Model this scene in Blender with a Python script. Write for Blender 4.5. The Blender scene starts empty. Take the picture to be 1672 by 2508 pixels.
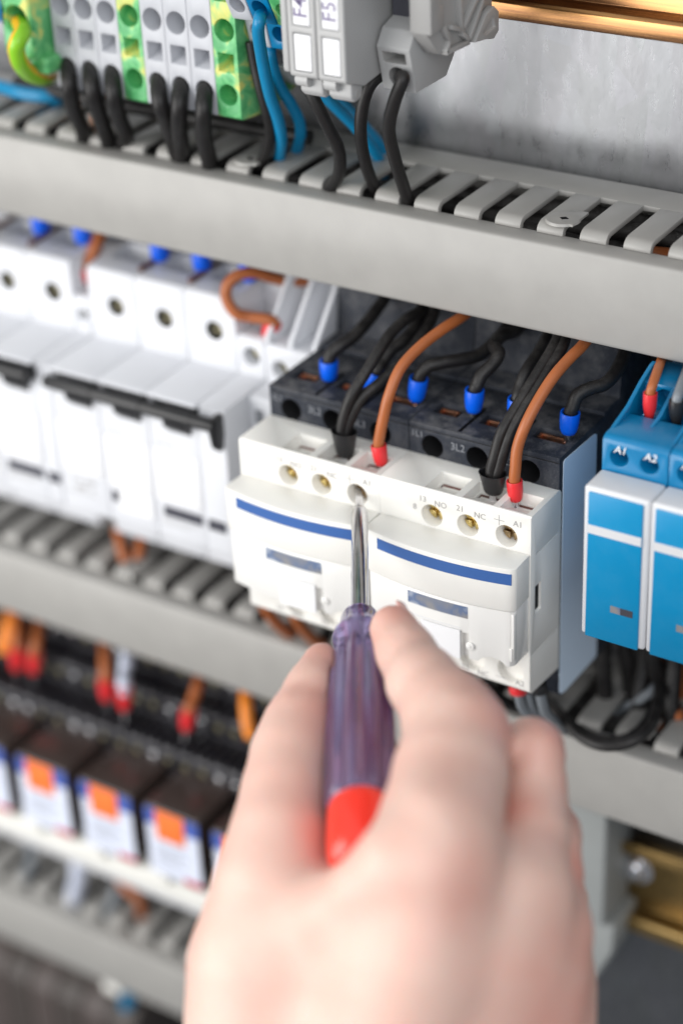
import bpy, bmesh, math, random
import numpy as np
from mathutils import Vector, Matrix
random.seed(7)
S = bpy.context.scene
COL = S.collection
MM = 0.001
# ------------------------------------------------------------------ camera (world: X along the rails, Y into the panel, Z up; millimetres)
CAM = np.array([291.02308925, -389.42110193, 261.49218585])
RT = np.array([[0.84549095, 0.53247299, -0.04021906], [-0.24137528, 0.44827938, 0.86068785], [-0.47632241, 0.71799589, -0.50754198]])
FPX = 4921.58
cd = bpy.data.cameras.new('camera'); cam = bpy.data.objects.new('camera', cd); COL.objects.link(cam)
m = Matrix.Identity(4)
for i in range(3):
    m[i][0] = RT[0][i]; m[i][1] = RT[1][i]; m[i][2] = -RT[2][i]; m[i][3] = CAM[i] * MM
cam.matrix_world = m
cd.sensor_fit = 'VERTICAL'; cd.sensor_height = 36; cd.sensor_width = 24; cd.lens = FPX / 2508 * 36
cd.clip_start = 0.01; cd.clip_end = 20
cd.dof.use_dof = True; cd.dof.focus_distance = 0.510; cd.dof.aperture_fstop = 4.7
S.camera = cam
# ------------------------------------------------------------------ world and lamps
w = bpy.data.worlds.new('World'); S.world = w; w.use_nodes = True
bg = w.node_tree.nodes['Background']; bg.inputs[1].default_value = 1.0
_tc = w.node_tree.nodes.new('ShaderNodeTexCoord'); _sx = w.node_tree.nodes.new('ShaderNodeSeparateXYZ'); _cr = w.node_tree.nodes.new('ShaderNodeValToRGB')   # a bright ceiling above, a dim floor below
w.node_tree.links.new(_tc.outputs['Generated'], _sx.inputs[0]); w.node_tree.links.new(_sx.outputs[2], _cr.inputs[0]); w.node_tree.links.new(_cr.outputs[0], bg.inputs[0])
_cr.color_ramp.elements[0].position = 0.0; _cr.color_ramp.elements[0].color = (.19, .20, .215, 1); _cr.color_ramp.elements[1].position = .9; _cr.color_ramp.elements[1].color = (.80, .82, .84, 1)
def area(name, loc, target, size, power, color=(1, 1, 1)):
    l = bpy.data.lights.new(name, 'AREA'); l.shape = 'RECTANGLE'; l.size = size[0]; l.size_y = size[1]; l.energy = power; l.color = color
    o = bpy.data.objects.new(name, l); COL.objects.link(o)
    o.location = [c * MM for c in loc]
    o.rotation_euler = (Vector(target) - Vector(loc)).to_track_quat('-Z', 'Y').to_euler()
    return o
area('softbox_key', (-440, -640, 90), (-20, 0, -60), (0.75, 0.75), 8.6, (1, 0.985, 0.965))
area('softbox_fill', (470, -620, 350), (60, -60, -60), (0.6, 0.6), 3.3, (0.95, 0.97, 1))
S.view_settings.view_transform = 'Standard'; S.view_settings.look = 'None'
S.view_settings.exposure = 0.0; S.view_settings.gamma = 1; S.view_settings.use_curve_mapping = False
S.render.engine = 'CYCLES'

# ------------------------------------------------------------------ materials
def mat(name): 
    mt = bpy.data.materials.new(name); mt.use_nodes = True
    return mt, mt.node_tree.nodes, mt.node_tree.links, mt.node_tree.nodes['Principled BSDF']
def plastic(name, col, rough=0.42, var=0.06, bump=0.08, dust=0.0, dustcol=(0.32, 0.31, 0.30), scale=900, spec=0.5, trans=0, coat=0.0, sss=0.0):
    mt, N, L, b = mat(name)
    tc = N.new('ShaderNodeTexCoord')
    n = N.new('ShaderNodeTexNoise'); n.inputs['Scale'].default_value = scale * 0.12; n.inputs['Detail'].default_value = 5
    L.new(tc.outputs['Object'], n.inputs['Vector'])
    mr = N.new('ShaderNodeMapRange'); mr.inputs[1].default_value = .3; mr.inputs[2].default_value = .7
    mr.inputs[3].default_value = 1 - var; mr.inputs[4].default_value = 1 + var; L.new(n.outputs[0], mr.inputs[0])
    mx = N.new('ShaderNodeMix'); mx.data_type = 'RGBA'; mx.blend_type = 'MULTIPLY'; mx.inputs[0].default_value = 1
    mx.inputs[6].default_value = (*col, 1); L.new(mr.outputs[0], mx.inputs[7])
    out = mx.outputs[2]
    if dust > 0:
        g = N.new('ShaderNodeNewGeometry'); sx = N.new('ShaderNodeSeparateXYZ'); L.new(g.outputs['Normal'], sx.inputs[0])
        n2 = N.new('ShaderNodeTexNoise'); n2.inputs['Scale'].default_value = 160; n2.inputs['Detail'].default_value = 9; n2.inputs['Roughness'].default_value = .75
        L.new(tc.outputs['Object'], n2.inputs['Vector'])
        r2 = N.new('ShaderNodeMapRange'); r2.inputs[1].default_value = .45; r2.inputs[2].default_value = .8; L.new(n2.outputs[0], r2.inputs[0])
        up = N.new('ShaderNodeMapRange'); up.inputs[1].default_value = -0.4; up.inputs[2].default_value = 1; up.inputs[3].default_value = .04; up.inputs[4].default_value = 1; L.new(sx.outputs[2], up.inputs[0])
        n3 = N.new('ShaderNodeTexNoise'); n3.inputs['Scale'].default_value = 2600; n3.inputs['Detail'].default_value = 2; L.new(tc.outputs['Object'], n3.inputs['Vector'])
        r3 = N.new('ShaderNodeMapRange'); r3.inputs[1].default_value = .60; r3.inputs[2].default_value = .72; L.new(n3.outputs[0], r3.inputs[0])
        ad = N.new('ShaderNodeMath'); ad.operation = 'MULTIPLY_ADD'; L.new(r3.outputs[0], ad.inputs[0]); ad.inputs[1].default_value = .55; L.new(r2.outputs[0], ad.inputs[2])
        mu = N.new('ShaderNodeMath'); mu.operation = 'MULTIPLY'; L.new(ad.outputs[0], mu.inputs[0]); L.new(up.outputs[0], mu.inputs[1])
        mu2 = N.new('ShaderNodeMath'); mu2.operation = 'MULTIPLY'; L.new(mu.outputs[0], mu2.inputs[0]); mu2.inputs[1].default_value = dust; mu2.use_clamp = True
        m2 = N.new('ShaderNodeMix'); m2.data_type = 'RGBA'; L.new(mu2.outputs[0], m2.inputs[0]); L.new(out, m2.inputs[6]); m2.inputs[7].default_value = (*dustcol, 1)
        out = m2.outputs[2]
    L.new(out, b.inputs['Base Color'])
    b.inputs['Roughness'].default_value = rough; b.inputs['Specular IOR Level'].default_value = spec
    b.inputs['Coat Weight'].default_value = coat
    if sss: b.inputs['Subsurface Weight'].default_value = sss; b.inputs['Subsurface Radius'].default_value = (1, .9, .8); b.inputs['Subsurface Scale'].default_value = .0008
    if trans: b.inputs['Transmission Weight'].default_value = trans; b.inputs['IOR'].default_value = 1.5
    if bump:
        nb = N.new('ShaderNodeTexNoise'); nb.inputs['Scale'].default_value = scale * 4; nb.inputs['Detail'].default_value = 2; L.new(tc.outputs['Object'], nb.inputs['Vector'])
        bp = N.new('ShaderNodeBump'); bp.inputs['Strength'].default_value = bump; bp.inputs['Distance'].default_value = .00015
        L.new(nb.outputs[0], bp.inputs['Height']); L.new(bp.outputs[0], b.inputs['Normal'])
    return mt
def metal(name, col, rough=.3, var=.1, stretch=(1, 1, 1), scale=300, col2=None, bump=.1):
    mt, N, L, b = mat(name)
    tc = N.new('ShaderNodeTexCoord'); mp = N.new('ShaderNodeMapping'); mp.inputs['Scale'].default_value = stretch
    L.new(tc.outputs['Object'], mp.inputs['Vector'])
    n = N.new('ShaderNodeTexNoise'); n.inputs['Scale'].default_value = scale; n.inputs['Detail'].default_value = 6; L.new(mp.outputs[0], n.inputs['Vector'])
    cr = N.new('ShaderNodeValToRGB'); cr.color_ramp.elements[0].position = .35; cr.color_ramp.elements[1].position = .68
    cr.color_ramp.elements[0].color = (*(col2 or [c * (1 - var) for c in col]), 1); cr.color_ramp.elements[1].color = (*col, 1)
    L.new(n.outputs[0], cr.inputs[0]); L.new(cr.outputs[0], b.inputs['Base Color'])
    b.inputs['Metallic'].default_value = 1
    mr = N.new('ShaderNodeMapRange'); mr.inputs[3].default_value = rough * .75; mr.inputs[4].default_value = rough * 1.35; L.new(n.outputs[0], mr.inputs[0]); L.new(mr.outputs[0], b.inputs['Roughness'])
    bp = N.new('ShaderNodeBump'); bp.inputs['Strength'].default_value = bump; bp.inputs['Distance'].default_value = .0003
    L.new(n.outputs[0], bp.inputs['Height']); L.new(bp.outputs[0], b.inputs['Normal'])
    return mt
def galvanised():
    mt, N, L, b = mat('galvanised_steel')
    tc = N.new('ShaderNodeTexCoord')
    mp = N.new('ShaderNodeMapping'); mp.inputs['Scale'].default_value = (1.4, 1, .5); L.new(tc.outputs['Object'], mp.inputs['Vector'])
    v = N.new('ShaderNodeTexVoronoi'); v.inputs['Scale'].default_value = 130; L.new(mp.outputs[0], v.inputs['Vector'])
    n = N.new('ShaderNodeTexNoise'); n.inputs['Scale'].default_value = 220; n.inputs['Detail'].default_value = 8; n.inputs['Roughness'].default_value = .7; L.new(mp.outputs[0], n.inputs['Vector'])
    n2 = N.new('ShaderNodeTexNoise'); n2.inputs['Scale'].default_value = 28; n2.inputs['Detail'].default_value = 3; L.new(mp.outputs[0], n2.inputs['Vector'])
    a = N.new('ShaderNodeMix'); a.data_type = 'RGBA'; L.new(n.outputs[0], a.inputs[0]); a.inputs[6].default_value = (.13, .152, .20, 1); a.inputs[7].default_value = (.215, .238, .28, 1)
    a2 = N.new('ShaderNodeMix'); a2.data_type = 'RGBA'; a2.blend_type = 'MULTIPLY'; a2.inputs[0].default_value = .10; L.new(a.outputs[2], a2.inputs[6]); L.new(v.outputs['Color'], a2.inputs[7])
    hs = N.new('ShaderNodeHueSaturation'); hs.inputs['Saturation'].default_value = .22; hs.inputs['Value'].default_value = 1.05; L.new(a2.outputs[2], hs.inputs['Color'])
    L.new(hs.outputs[0], b.inputs['Base Color'])
    b.inputs['Metallic'].default_value = .95
    mr = N.new('ShaderNodeMapRange'); mr.inputs[1].default_value = .3; mr.inputs[2].default_value = .7; mr.inputs[3].default_value = .24; mr.inputs[4].default_value = .36; L.new(n.outputs[0], mr.inputs[0]); L.new(mr.outputs[0], b.inputs['Roughness'])
    ad = N.new('ShaderNodeMath'); ad.operation = 'MULTIPLY_ADD'; L.new(n2.outputs[0], ad.inputs[0]); ad.inputs[1].default_value = 3; L.new(n.outputs[0], ad.inputs[2])
    bp = N.new('ShaderNodeBump'); bp.inputs['Strength'].default_value = .14; bp.inputs['Distance'].default_value = .0004; L.new(ad.outputs[0], bp.inputs['Height']); L.new(bp.outputs[0], b.inputs['Normal'])
    return mt
def mixed(name, c1, c2, c3, scale=120, rough=.4, distort=1.5, lo=.42, hi=.6):
    mt, N, L, b = mat(name)
    tc = N.new('ShaderNodeTexCoord')
    n = N.new('ShaderNodeTexNoise'); n.inputs['Scale'].default_value = scale; n.inputs['Detail'].default_value = 3; n.inputs['Distortion'].default_value = distort
    L.new(tc.outputs['Object'], n.inputs['Vector'])
    cr = N.new('ShaderNodeValToRGB'); e = cr.color_ramp.elements; e[0].position = lo; e[0].color = (*c1, 1); e[1].position = hi; e[1].color = (*c3, 1)
    k = e.new((lo + hi) / 2); k.color = (*c2, 1)
    L.new(n.outputs[0], cr.inputs[0]); L.new(cr.outputs[0], b.inputs['Base Color']); b.inputs['Roughness'].default_value = rough
    return mt
def skinmat():
    mt, N, L, b = mat('skin')
    tc = N.new('ShaderNodeTexCoord')
    n = N.new('ShaderNodeTexNoise'); n.inputs['Scale'].default_value = 70; n.inputs['Detail'].default_value = 6; L.new(tc.outputs['Object'], n.inputs['Vector'])
    at = N.new('ShaderNodeAttribute'); at.attribute_name = 'redness'
    ad = N.new('ShaderNodeMath'); ad.operation = 'MULTIPLY_ADD'; L.new(n.outputs[0], ad.inputs[0]); ad.inputs[1].default_value = .6; L.new(at.outputs['Fac'], ad.inputs[2])
    cr = N.new('ShaderNodeValToRGB'); e = cr.color_ramp.elements; e[0].position = .15; e[0].color = (.70, .50, .42, 1); e[1].position = 1.0; e[1].color = (.66, .27, .21, 1)
    L.new(ad.outputs[0], cr.inputs[0]); L.new(cr.outputs[0], b.inputs['Base Color'])
    b.inputs['Roughness'].default_value = .5; b.inputs['Subsurface Weight'].default_value = .35
    b.inputs['Subsurface Radius'].default_value = (1, .35, .2); b.inputs['Subsurface Scale'].default_value = .004
    n2 = N.new('ShaderNodeTexVoronoi'); n2.inputs['Scale'].default_value = 900; L.new(tc.outputs['Object'], n2.inputs['Vector'])
    bp = N.new('ShaderNodeBump'); bp.inputs['Strength'].default_value = .15; bp.inputs['Distance'].default_value = .0003; L.new(n2.outputs[0], bp.inputs['Height']); L.new(bp.outputs[0], b.inputs['Normal'])
    return mt
M = dict(
    duct=plastic('duct_grey', (.345, .335, .315), .38, .04, .05, dust=.10),
    mcb=plastic('white_plastic', (.66, .67, .70), .4, .02, .04),
    cream=plastic('cream_plastic', (.80, .785, .74), .42, .02, .10, sss=.15),
    creamcover=plastic('cover_plastic', (.80, .79, .76), .22, .015, .03, coat=.3),
    label=plastic('white_label', (.82, .82, .83), .55, .01, .02),
    dark=plastic('dark_plastic', (.028, .032, .042), .6, .12, .2, dust=.6, spec=.14),
    blackp=plastic('black_plastic', (.012, .012, .013), .3, .1, .08),
    well=plastic('shaded_well', (.10, .095, .08), .6, .1, 0),  # shade of the breakers' screw wells put into the wall colour
    hole=plastic('hole_shade', (.006, .006, .007), .6, .1, 0),  # shade inside holes, slots and recesses put into the colour
    copper=metal('copper', (.85, .42, .26), .28, .2),
    brass=metal('brass', (.80, .62, .25), .25, .35, scale=900),
    dullbrass=metal('dull_brass', (.50, .36, .20), .3, .5, scale=900),
    steel=metal('steel', (.66, .65, .66), .2, .15, (1, 1, 1), 400, bump=.03),
    screw=metal('screw_steel', (.42, .38, .24), .34, .6, scale=900),
    zinc=metal('zinc_screw', (.85, .85, .88), .22, .1),
    galv=galvanised(),
    gold=metal('passivated_zinc', (.62, .33, .13), .24, .5, (.06, 1, 1.6), 420, col2=(.26, .13, .07), bump=.1),
    goldgreen=metal('passivated_zinc_green', (.50, .33, .13), .40, .5, (.5, 1, 1), 60, col2=(.27, .19, .08), bump=.1),
    stripe=plastic('blue_stripe', (.045, .125, .36), .35, .03, .02),
    blue=plastic('cyan_blue_plastic', (.0, .175, .38), .3, .03, .05, dust=.05, dustcol=(.5, .6, .7)),
    bluef=plastic('cyan_blue_face', (.0, .245, .49), .32, .02, .03, dust=.10, dustcol=(.6, .7, .8)),
    greyw=plastic('light_grey_plastic', (.66, .665, .68), .4, .02, .03),
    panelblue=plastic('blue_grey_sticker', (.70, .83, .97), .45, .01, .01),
    ferblue=plastic('blue_ferrule', (.0, .105, .72), .32, .05, .05),
    ferred=plastic('red_ferrule', (.72, .03, .035), .35, .05, .05),
    ferblack=plastic('black_ferrule', (.016, .016, .017), .36, .1, .05),
    wblack=plastic('black_wire', (.012, .011, .011), .45, .1, .25, dust=.30, dustcol=(.18, .17, .16), spec=.35),
    wbrown=plastic('brown_wire', (.40, .115, .032), .42, .12, .1, dust=.06),
    worange=plastic('orange_wire', (.85, .25, .02), .4, .1, .1),
    wgrey=plastic('grey_wire', (.20, .22, .24), .4, .1, .1),
    wlight=plastic('pale_blue_wire', (.62, .66, .78), .4, .1, .1),
    wblue=plastic('blue_wire', (.0, .20, .40), .36, .08, .1),
    wcoax=plastic('duct_cable', (.030, .027, .025), .6, .3, .2, dust=.45),
    term=plastic('grey_terminal', (.47, .48, .51), .42, .02, .05),
    fuse=plastic('grey_fuse_terminal', (.40, .40, .395), .42, .02, .06),
    clampg=plastic('grey_clamp', (.36, .355, .345), .42, .02, .06),
    green=mixed('green_yellow_plastic', (.07, .36, .12), (.16, .52, .20), (.62, .62, .16), 90, .4, 2.0, .40, .66),
    wgy=None,
    winb=mixed('tinted_window', (.26, .26, .27), (.13, .18, .30), (.34, .38, .46), 110, .2, .5, .38, .62),
    relay=plastic('smoky_relay_case', (.050, .036, .032), .22, .15, .04, coat=.4),
    relaybase=plastic('relay_socket', (.022, .021, .026), .3, .2, .1),
    rblue=plastic('label_blue', (.07, .12, .42), .4, .05, .02),
    rorange=plastic('label_orange', (.95, .20, .04), .4, .04, .02),
    rwhite=plastic('label_pale', (.70, .74, .86), .4, .02, .02),
    rred=plastic('label_red', (.50, .02, .05), .4, .04, .02),
    strip=plastic('ivory_strip', (.80, .79, .74), .42, .02, .02),
    ink=plastic('grey_ink', (.38, .37, .36), .6, 0, 0),
    inkd=plastic('dark_ink', (.16, .13, .25), .6, 0, 0),
    inkw=plastic('white_ink', (.75, .77, .8), .6, 0, 0),
    inkg=plastic('pale_grey_ink', (.20, .21, .23), .6, 0, 0),
    winddark=plastic('dark_window', (.07, .07, .085), .2, .05, 0),
    darkred=plastic('dark_copper', (.12, .03, .02), .4, .3, .1),
    endred=plastic('tester_cap_red', (.90, .035, .015), .28, .03, .02, coat=.4),
    skin=skinmat(),
    nail=plastic('nail', (.78, .42, .36), .25, .03, .02, coat=.3),
)
def gy():
    mt, N, L, b = mat('green_yellow_wire')
    tc = N.new('ShaderNodeTexCoord'); sx = N.new('ShaderNodeSeparateXYZ'); L.new(tc.outputs['UV'], sx.inputs[0])
    cr = N.new('ShaderNodeValToRGB'); cr.color_ramp.interpolation = 'CONSTANT'
    e = cr.color_ramp.elements; e[0].color = (.24, .55, .02, 1); e[1].position = .36; e[1].color = (.85, .45, .01, 1)
    k = e.new(.70); k.color = (.24, .55, .02, 1)
    mu = N.new('ShaderNodeMath'); mu.operation = 'MULTIPLY'; mu.inputs[1].default_value = 2; L.new(sx.outputs[1], mu.inputs[0]); fr = N.new('ShaderNodeMath'); fr.operation = 'FRACT'; L.new(mu.outputs[0], fr.inputs[0]); L.new(fr.outputs[0], cr.inputs[0]); L.new(cr.outputs[0], b.inputs['Base Color']); b.inputs['Roughness'].default_value = .35
    return mt
M['wgy'] = gy()
def purple():
    mt, N, L, b = mat('purple_translucent_handle')
    tc = N.new('ShaderNodeTexCoord')
    n = N.new('ShaderNodeTexNoise'); n.inputs['Scale'].default_value = 1; n.inputs['Detail'].default_value = 3
    mp = N.new('ShaderNodeMapping'); mp.inputs['Scale'].default_value = (2.2, 26, 1); L.new(tc.outputs['UV'], mp.inputs['Vector']); L.new(mp.outputs[0], n.inputs['Vector'])
    cr = N.new('ShaderNodeValToRGB'); e = cr.color_ramp.elements; e[0].position = .38; e[0].color = (.36, .15, .31, 1); e[1].position = .62; e[1].color = (.50, .47, .80, 1)
    L.new(n.outputs[0], cr.inputs[0]); L.new(cr.outputs[0], b.inputs['Base Color'])
    b.inputs['Roughness'].default_value = .12; b.inputs['Transmission Weight'].default_value = .82; b.inputs['IOR'].default_value = 1.42
    b.inputs['Coat Weight'].default_value = .5
    return mt
M['purple'] = purple()
def clearm():
    mt, N, L, b = mat('clear_sleeve')
    b.inputs['Base Color'].default_value = (.92, .90, .88, 1); b.inputs['Roughness'].default_value = .08; b.inputs['Transmission Weight'].default_value = .9; b.inputs['IOR'].default_value = 1.35
    return mt
M['clear'] = clearm()

# ------------------------------------------------------------------ geometry helpers (all in millimetres)
class G:
    def __init__(s): s.v = []; s.f = []; s.uv = None
    def add(s, vs, fs):
        n = len(s.v); s.v += [tuple(map(float, p)) for p in vs]; s.f += [tuple(i + n for i in f) for f in fs]; return s
    def box(s, x0, x1, y0, y1, z0, z1):
        if x0 > x1: x0, x1 = x1, x0
        if y0 > y1: y0, y1 = y1, y0
        if z0 > z1: z0, z1 = z1, z0
        v = [(x, y, z) for z in (z0, z1) for y in (y0, y1) for x in (x0, x1)]
        return s.add(v, [(0, 2, 3, 1), (4, 5, 7, 6), (0, 1, 5, 4), (2, 6, 7, 3), (0, 4, 6, 2), (1, 3, 7, 5)])
    def prism(s, prof, a, b, axis='X'):
        ar = sum(prof[i][0] * prof[(i + 1) % len(prof)][1] - prof[(i + 1) % len(prof)][0] * prof[i][1] for i in range(len(prof)))
        if ar < 0: prof = prof[::-1]
        n = len(prof)
        if axis == 'X': V = [(a, p, q) for p, q in prof] + [(b, p, q) for p, q in prof]; flip = False
        elif axis == 'Y': V = [(p, a, q) for p, q in prof] + [(p, b, q) for p, q in prof]; flip = True
        else: V = [(p, q, a) for p, q in prof] + [(p, q, b) for p, q in prof]; flip = False
        if b < a: flip = not flip
        F = [tuple(range(n))[::-1], tuple(range(n, 2 * n))] + [(i, (i + 1) % n, (i + 1) % n + n, i + n) for i in range(n)]
        if flip: F = [f[::-1] for f in F]
        return s.add(V, F)
    def cyl(s, p0, p1, r0, r1=None, n=24, ell=1):
        r1 = r0 if r1 is None else r1
        p0 = Vector(p0); p1 = Vector(p1); d = (p1 - p0).normalized()
        a = d.orthogonal().normalized(); b = d.cross(a)
        V = []
        for p, r in ((p0, r0), (p1, r1)):
            for i in range(n):
                t = 2 * math.pi * i / n; V.append(p + a * r * math.cos(t) + b * r * math.sin(t))
        F = [tuple(range(n))[::-1], tuple(range(n, 2 * n))] + [(i, (i + 1) % n, (i + 1) % n + n, i + n) for i in range(n)]
        return s.add(V, F)
    def lathe(s, p0, d, prof, n=32, a=None, fl=None):
        p0 = Vector(p0); d = Vector(d).normalized(); a = (a or d.orthogonal()).normalized(); b = d.cross(a); V = []
        for t, r in prof:
            for i in range(n):
                th = 2 * math.pi * i / n; rr = r * (fl(t, th) if fl else 1); V.append(p0 + d * t + a * rr * math.cos(th) + b * rr * math.sin(th))
        F = [tuple(range(n))[::-1]]
        for k in range(len(prof) - 1):
            F += [(k * n + i, k * n + (i + 1) % n, (k + 1) * n + (i + 1) % n, (k + 1) * n + i) for i in range(n)]
        F.append(tuple(range((len(prof) - 1) * n, len(prof) * n)))
        return s.add(V, F)
    def tube(s, pts, r, n=14, sub=8, uv=False):
        P = [np.array(p, float) for p in pts]
        P = [2 * P[0] - P[1]] + P + [2 * P[-1] - P[-2]]
        C = []
        for i in range(1, len(P) - 2):
            for k in range(sub):
                t = k / sub; p0, p1, p2, p3 = P[i - 1:i + 3]
                C.append(.5 * ((2 * p1) + (-p0 + p2) * t + (2 * p0 - 5 * p1 + 4 * p2 - p3) * t * t + (-p0 + 3 * p1 - 3 * p2 + p3) * t ** 3))
        C.append(P[-2]); C = [Vector(c) for c in C]
        a = None; V = []
        for i, c in enumerate(C):
            d = (C[min(i + 1, len(C) - 1)] - C[max(i - 1, 0)]).normalized()
            a = d.orthogonal() if a is None else a - d * a.dot(d)
            a = a.normalized(); b = d.cross(a)
            for j in range(n):
                t = 2 * math.pi * j / n; V.append(c + (a * math.cos(t) + b * math.sin(t)) * r)
        F = [tuple(range(n))[::-1]]
        for k in range(len(C) - 1):
            F += [(k * n + i, k * n + (i + 1) % n, (k + 1) * n + (i + 1) % n, (k + 1) * n + i) for i in range(n)]
        F.append(tuple(range((len(C) - 1) * n, len(C) * n)))
        if uv: s.uv = (n, len(C))
        return s.add(V, F)
    def ball(s, c, r, n=16):
        V = []; F = []
        for i in range(1, n // 2):
            ph = math.pi * i / (n // 2)
            for j in range(n):
                th = 2 * math.pi * j / n
                V.append((c[0] + r[0] * math.sin(ph) * math.cos(th), c[1] + r[1] * math.sin(ph) * math.sin(th), c[2] + r[2] * math.cos(ph)))
        top = len(V); V += [(c[0], c[1], c[2] + r[2]), (c[0], c[1], c[2] - r[2])]
        R = n // 2 - 1
        for i in range(R - 1):
            F += [(i * n + j, (i + 1) * n + j, (i + 1) * n + (j + 1) % n, i * n + (j + 1) % n) for j in range(n)]
        F += [(top, j, (j + 1) % n) for j in range(n)] + [(top + 1, (R - 1) * n + (j + 1) % n, (R - 1) * n + j) for j in range(n)]
        return s.add(V, F)
def org_of(p):
    o = np.zeros(3)
    while p is not None:
        if 'org' in ORG.get(p.name, {}): return np.array(ORG[p.name]['org'])
        p = p.parent
    return o
ORG = {}
def tag(o, label=None, cat=None, group=None, kind=None):
    if label: o['label'] = label
    if cat: o['category'] = cat
    if group: o['group'] = group
    if kind: o['kind'] = kind
    return o
def thing(name, label, cat, org=(0, 0, 0), group=None):
    o = bpy.data.objects.new(name, None); COL.objects.link(o); o.empty_display_size = .005
    o.location = [c * MM for c in org]; ORG[o.name] = {'org': org}
    return tag(o, label, cat, group)
def mesh_of(name, g, org):
    me = bpy.data.meshes.new(name)
    v = (np.array(g.v) - np.array(org)) * MM
    me.from_pydata(v.tolist(), [], g.f); me.update()
    if g.uv:
        n, k = g.uv; uvl = me.uv_layers.new(name='UVMap')
        for poly in me.polygons:
            js = [vi % n for vi in poly.vertices]; wrap = (max(js) - min(js)) > n / 2
            for li, vi in zip(poly.loop_indices, poly.vertices):
                j = vi % n; j = j + n if wrap and j == 0 else j
                uvl.data[li].uv = (vi // n / k * 1.0, j / n)
    return me
def smooth(me, ang=32):
    me.shade_smooth()
    me.set_sharp_from_angle(angle=math.radians(ang))
def apply_mods(o):
    dg = bpy.context.evaluated_depsgraph_get(); dg.update()
    me = bpy.data.meshes.new_from_object(o.evaluated_get(dg)); old = o.data
    o.modifiers.clear(); o.data = me; bpy.data.meshes.remove(old)
def part(name, g, mt, parent=None, cuts=None, bevel=0, seg=2, ang=32, org=None, inner=None, label=None):
    """one mesh object; cuts = G of solids subtracted; bevel in mm; inner = material for the cut faces"""
    og = np.array(org) if org is not None else org_of(parent)
    me = mesh_of(name, g, og)
    o = bpy.data.objects.new(name, me); COL.objects.link(o)
    me.materials.append(mt)
    if cuts is not None:
        cs = cuts if isinstance(cuts, list) else [cuts]
        tmp = []
        inn = inner if isinstance(inner, list) else [inner] * len(cs)
        for c, inner_ in zip(cs, inn):
            cm = mesh_of('cut', c, og); cm.materials.append(inner_ or mt)
            co = bpy.data.objects.new('cut', cm); COL.objects.link(co); tmp.append(co)
            b = o.modifiers.new('b', 'BOOLEAN'); b.operation = 'DIFFERENCE'; b.object = co; b.solver = 'EXACT'; b.use_self = True
            if inner_: b.material_mode = 'TRANSFER'
        apply_mods(o)
        for co in tmp:
            d = co.data; bpy.data.objects.remove(co); bpy.data.meshes.remove(d)
    if bevel:
        b = o.modifiers.new('v', 'BEVEL'); b.width = bevel * MM; b.segments = seg; b.limit_method = 'ANGLE'; b.angle_limit = math.radians(35); b.use_clamp_overlap = True
        apply_mods(o)
    smooth(o.data, ang)
    o.parent = parent
    if label: o['label'] = label
    if parent is None: o.location = og * MM
    return o
def text_g(s, size, x, y, z, rot=0, thick=.08, italic=0, fat=0, sx=1, align='CENTER', plane='Y'):
    cu = bpy.data.curves.new('t', 'FONT'); cu.body = s; cu.size = size; cu.align_x = align; cu.align_y = 'CENTER'; cu.offset = fat; cu.shear = italic; cu.resolution_u = 3
    cu.extrude = thick
    o = bpy.data.objects.new('t', cu); COL.objects.link(o)
    dg = bpy.context.evaluated_depsgraph_get(); me = bpy.data.meshes.new_from_object(o.evaluated_get(dg))
    c, sn = math.cos(rot), math.sin(rot); g = G()
    V = []
    for v in me.vertices:
        a, b, t = v.co[0] * sx, v.co[1], v.co[2]
        a, b = a * c - b * sn, a * sn + b * c
        V.append((x + a, y - t, z + b) if plane == 'Y' else (x + a, y + b, z + t))
    g.add(V, [tuple(p.vertices) for p in me.polygons])
    bpy.data.objects.remove(o); bpy.data.curves.remove(cu); bpy.data.meshes.remove(me)
    return g
def merge(*gs):
    o = G()
    for g in gs: o.add(g.v, g.f)
    return o
def dup(root, off, label, name=None):
    r = root.copy(); COL.objects.link(r); r.location = root.location + Vector([c * MM for c in off]); r['label'] = label
    ORG[r.name] = {'org': tuple(np.array(ORG[root.name]['org']) + np.array(off))}
    for ch in list(root.children):
        c = ch.copy(); COL.objects.link(c); c.parent = r
        for k in list(ch.children):
            d = k.copy(); COL.objects.link(d); d.parent = c
    return r
# a sight line of the survey camera cut with the plane Y = const (mm); places wires at their own measured depth
def ray(u, v):
    return RT.T @ np.array([u - 836., -(v - 1254.), FPX])
def P(view, x, y, Y):
    ox, oy, s = view; r = ray(ox + x / s, oy + y / s); return tuple(CAM + r * (Y - CAM[1]) / r[1])
def at(u, v, dep):
    r = ray(u, v); return CAM + r / FPX * dep
D = (0, 0, 1 / 1.0663)
V1 = (540, 700, 2.613); V2 = (980, 720, 2.266); VB = (1380, 860, 5.346); VA = (0, 0, 1.8756); VF = (640, 0, 2.6133)
VL = (0, 1450, 2.223); VM = (0, 480, 2.063); VN = (0, 850, 2.063); VR = (1180, 1560, 3.187); VK = (560, 0, 5.1125); VZ = (0, 0, 4.2)

# ------------------------------------------------------------------ the mounting plate
tag(part('mounting_plate', G().box(-420, 330, 70, 72, -520, 420), M['galv'], org=(0, 70, 0)), kind='structure')

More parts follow.
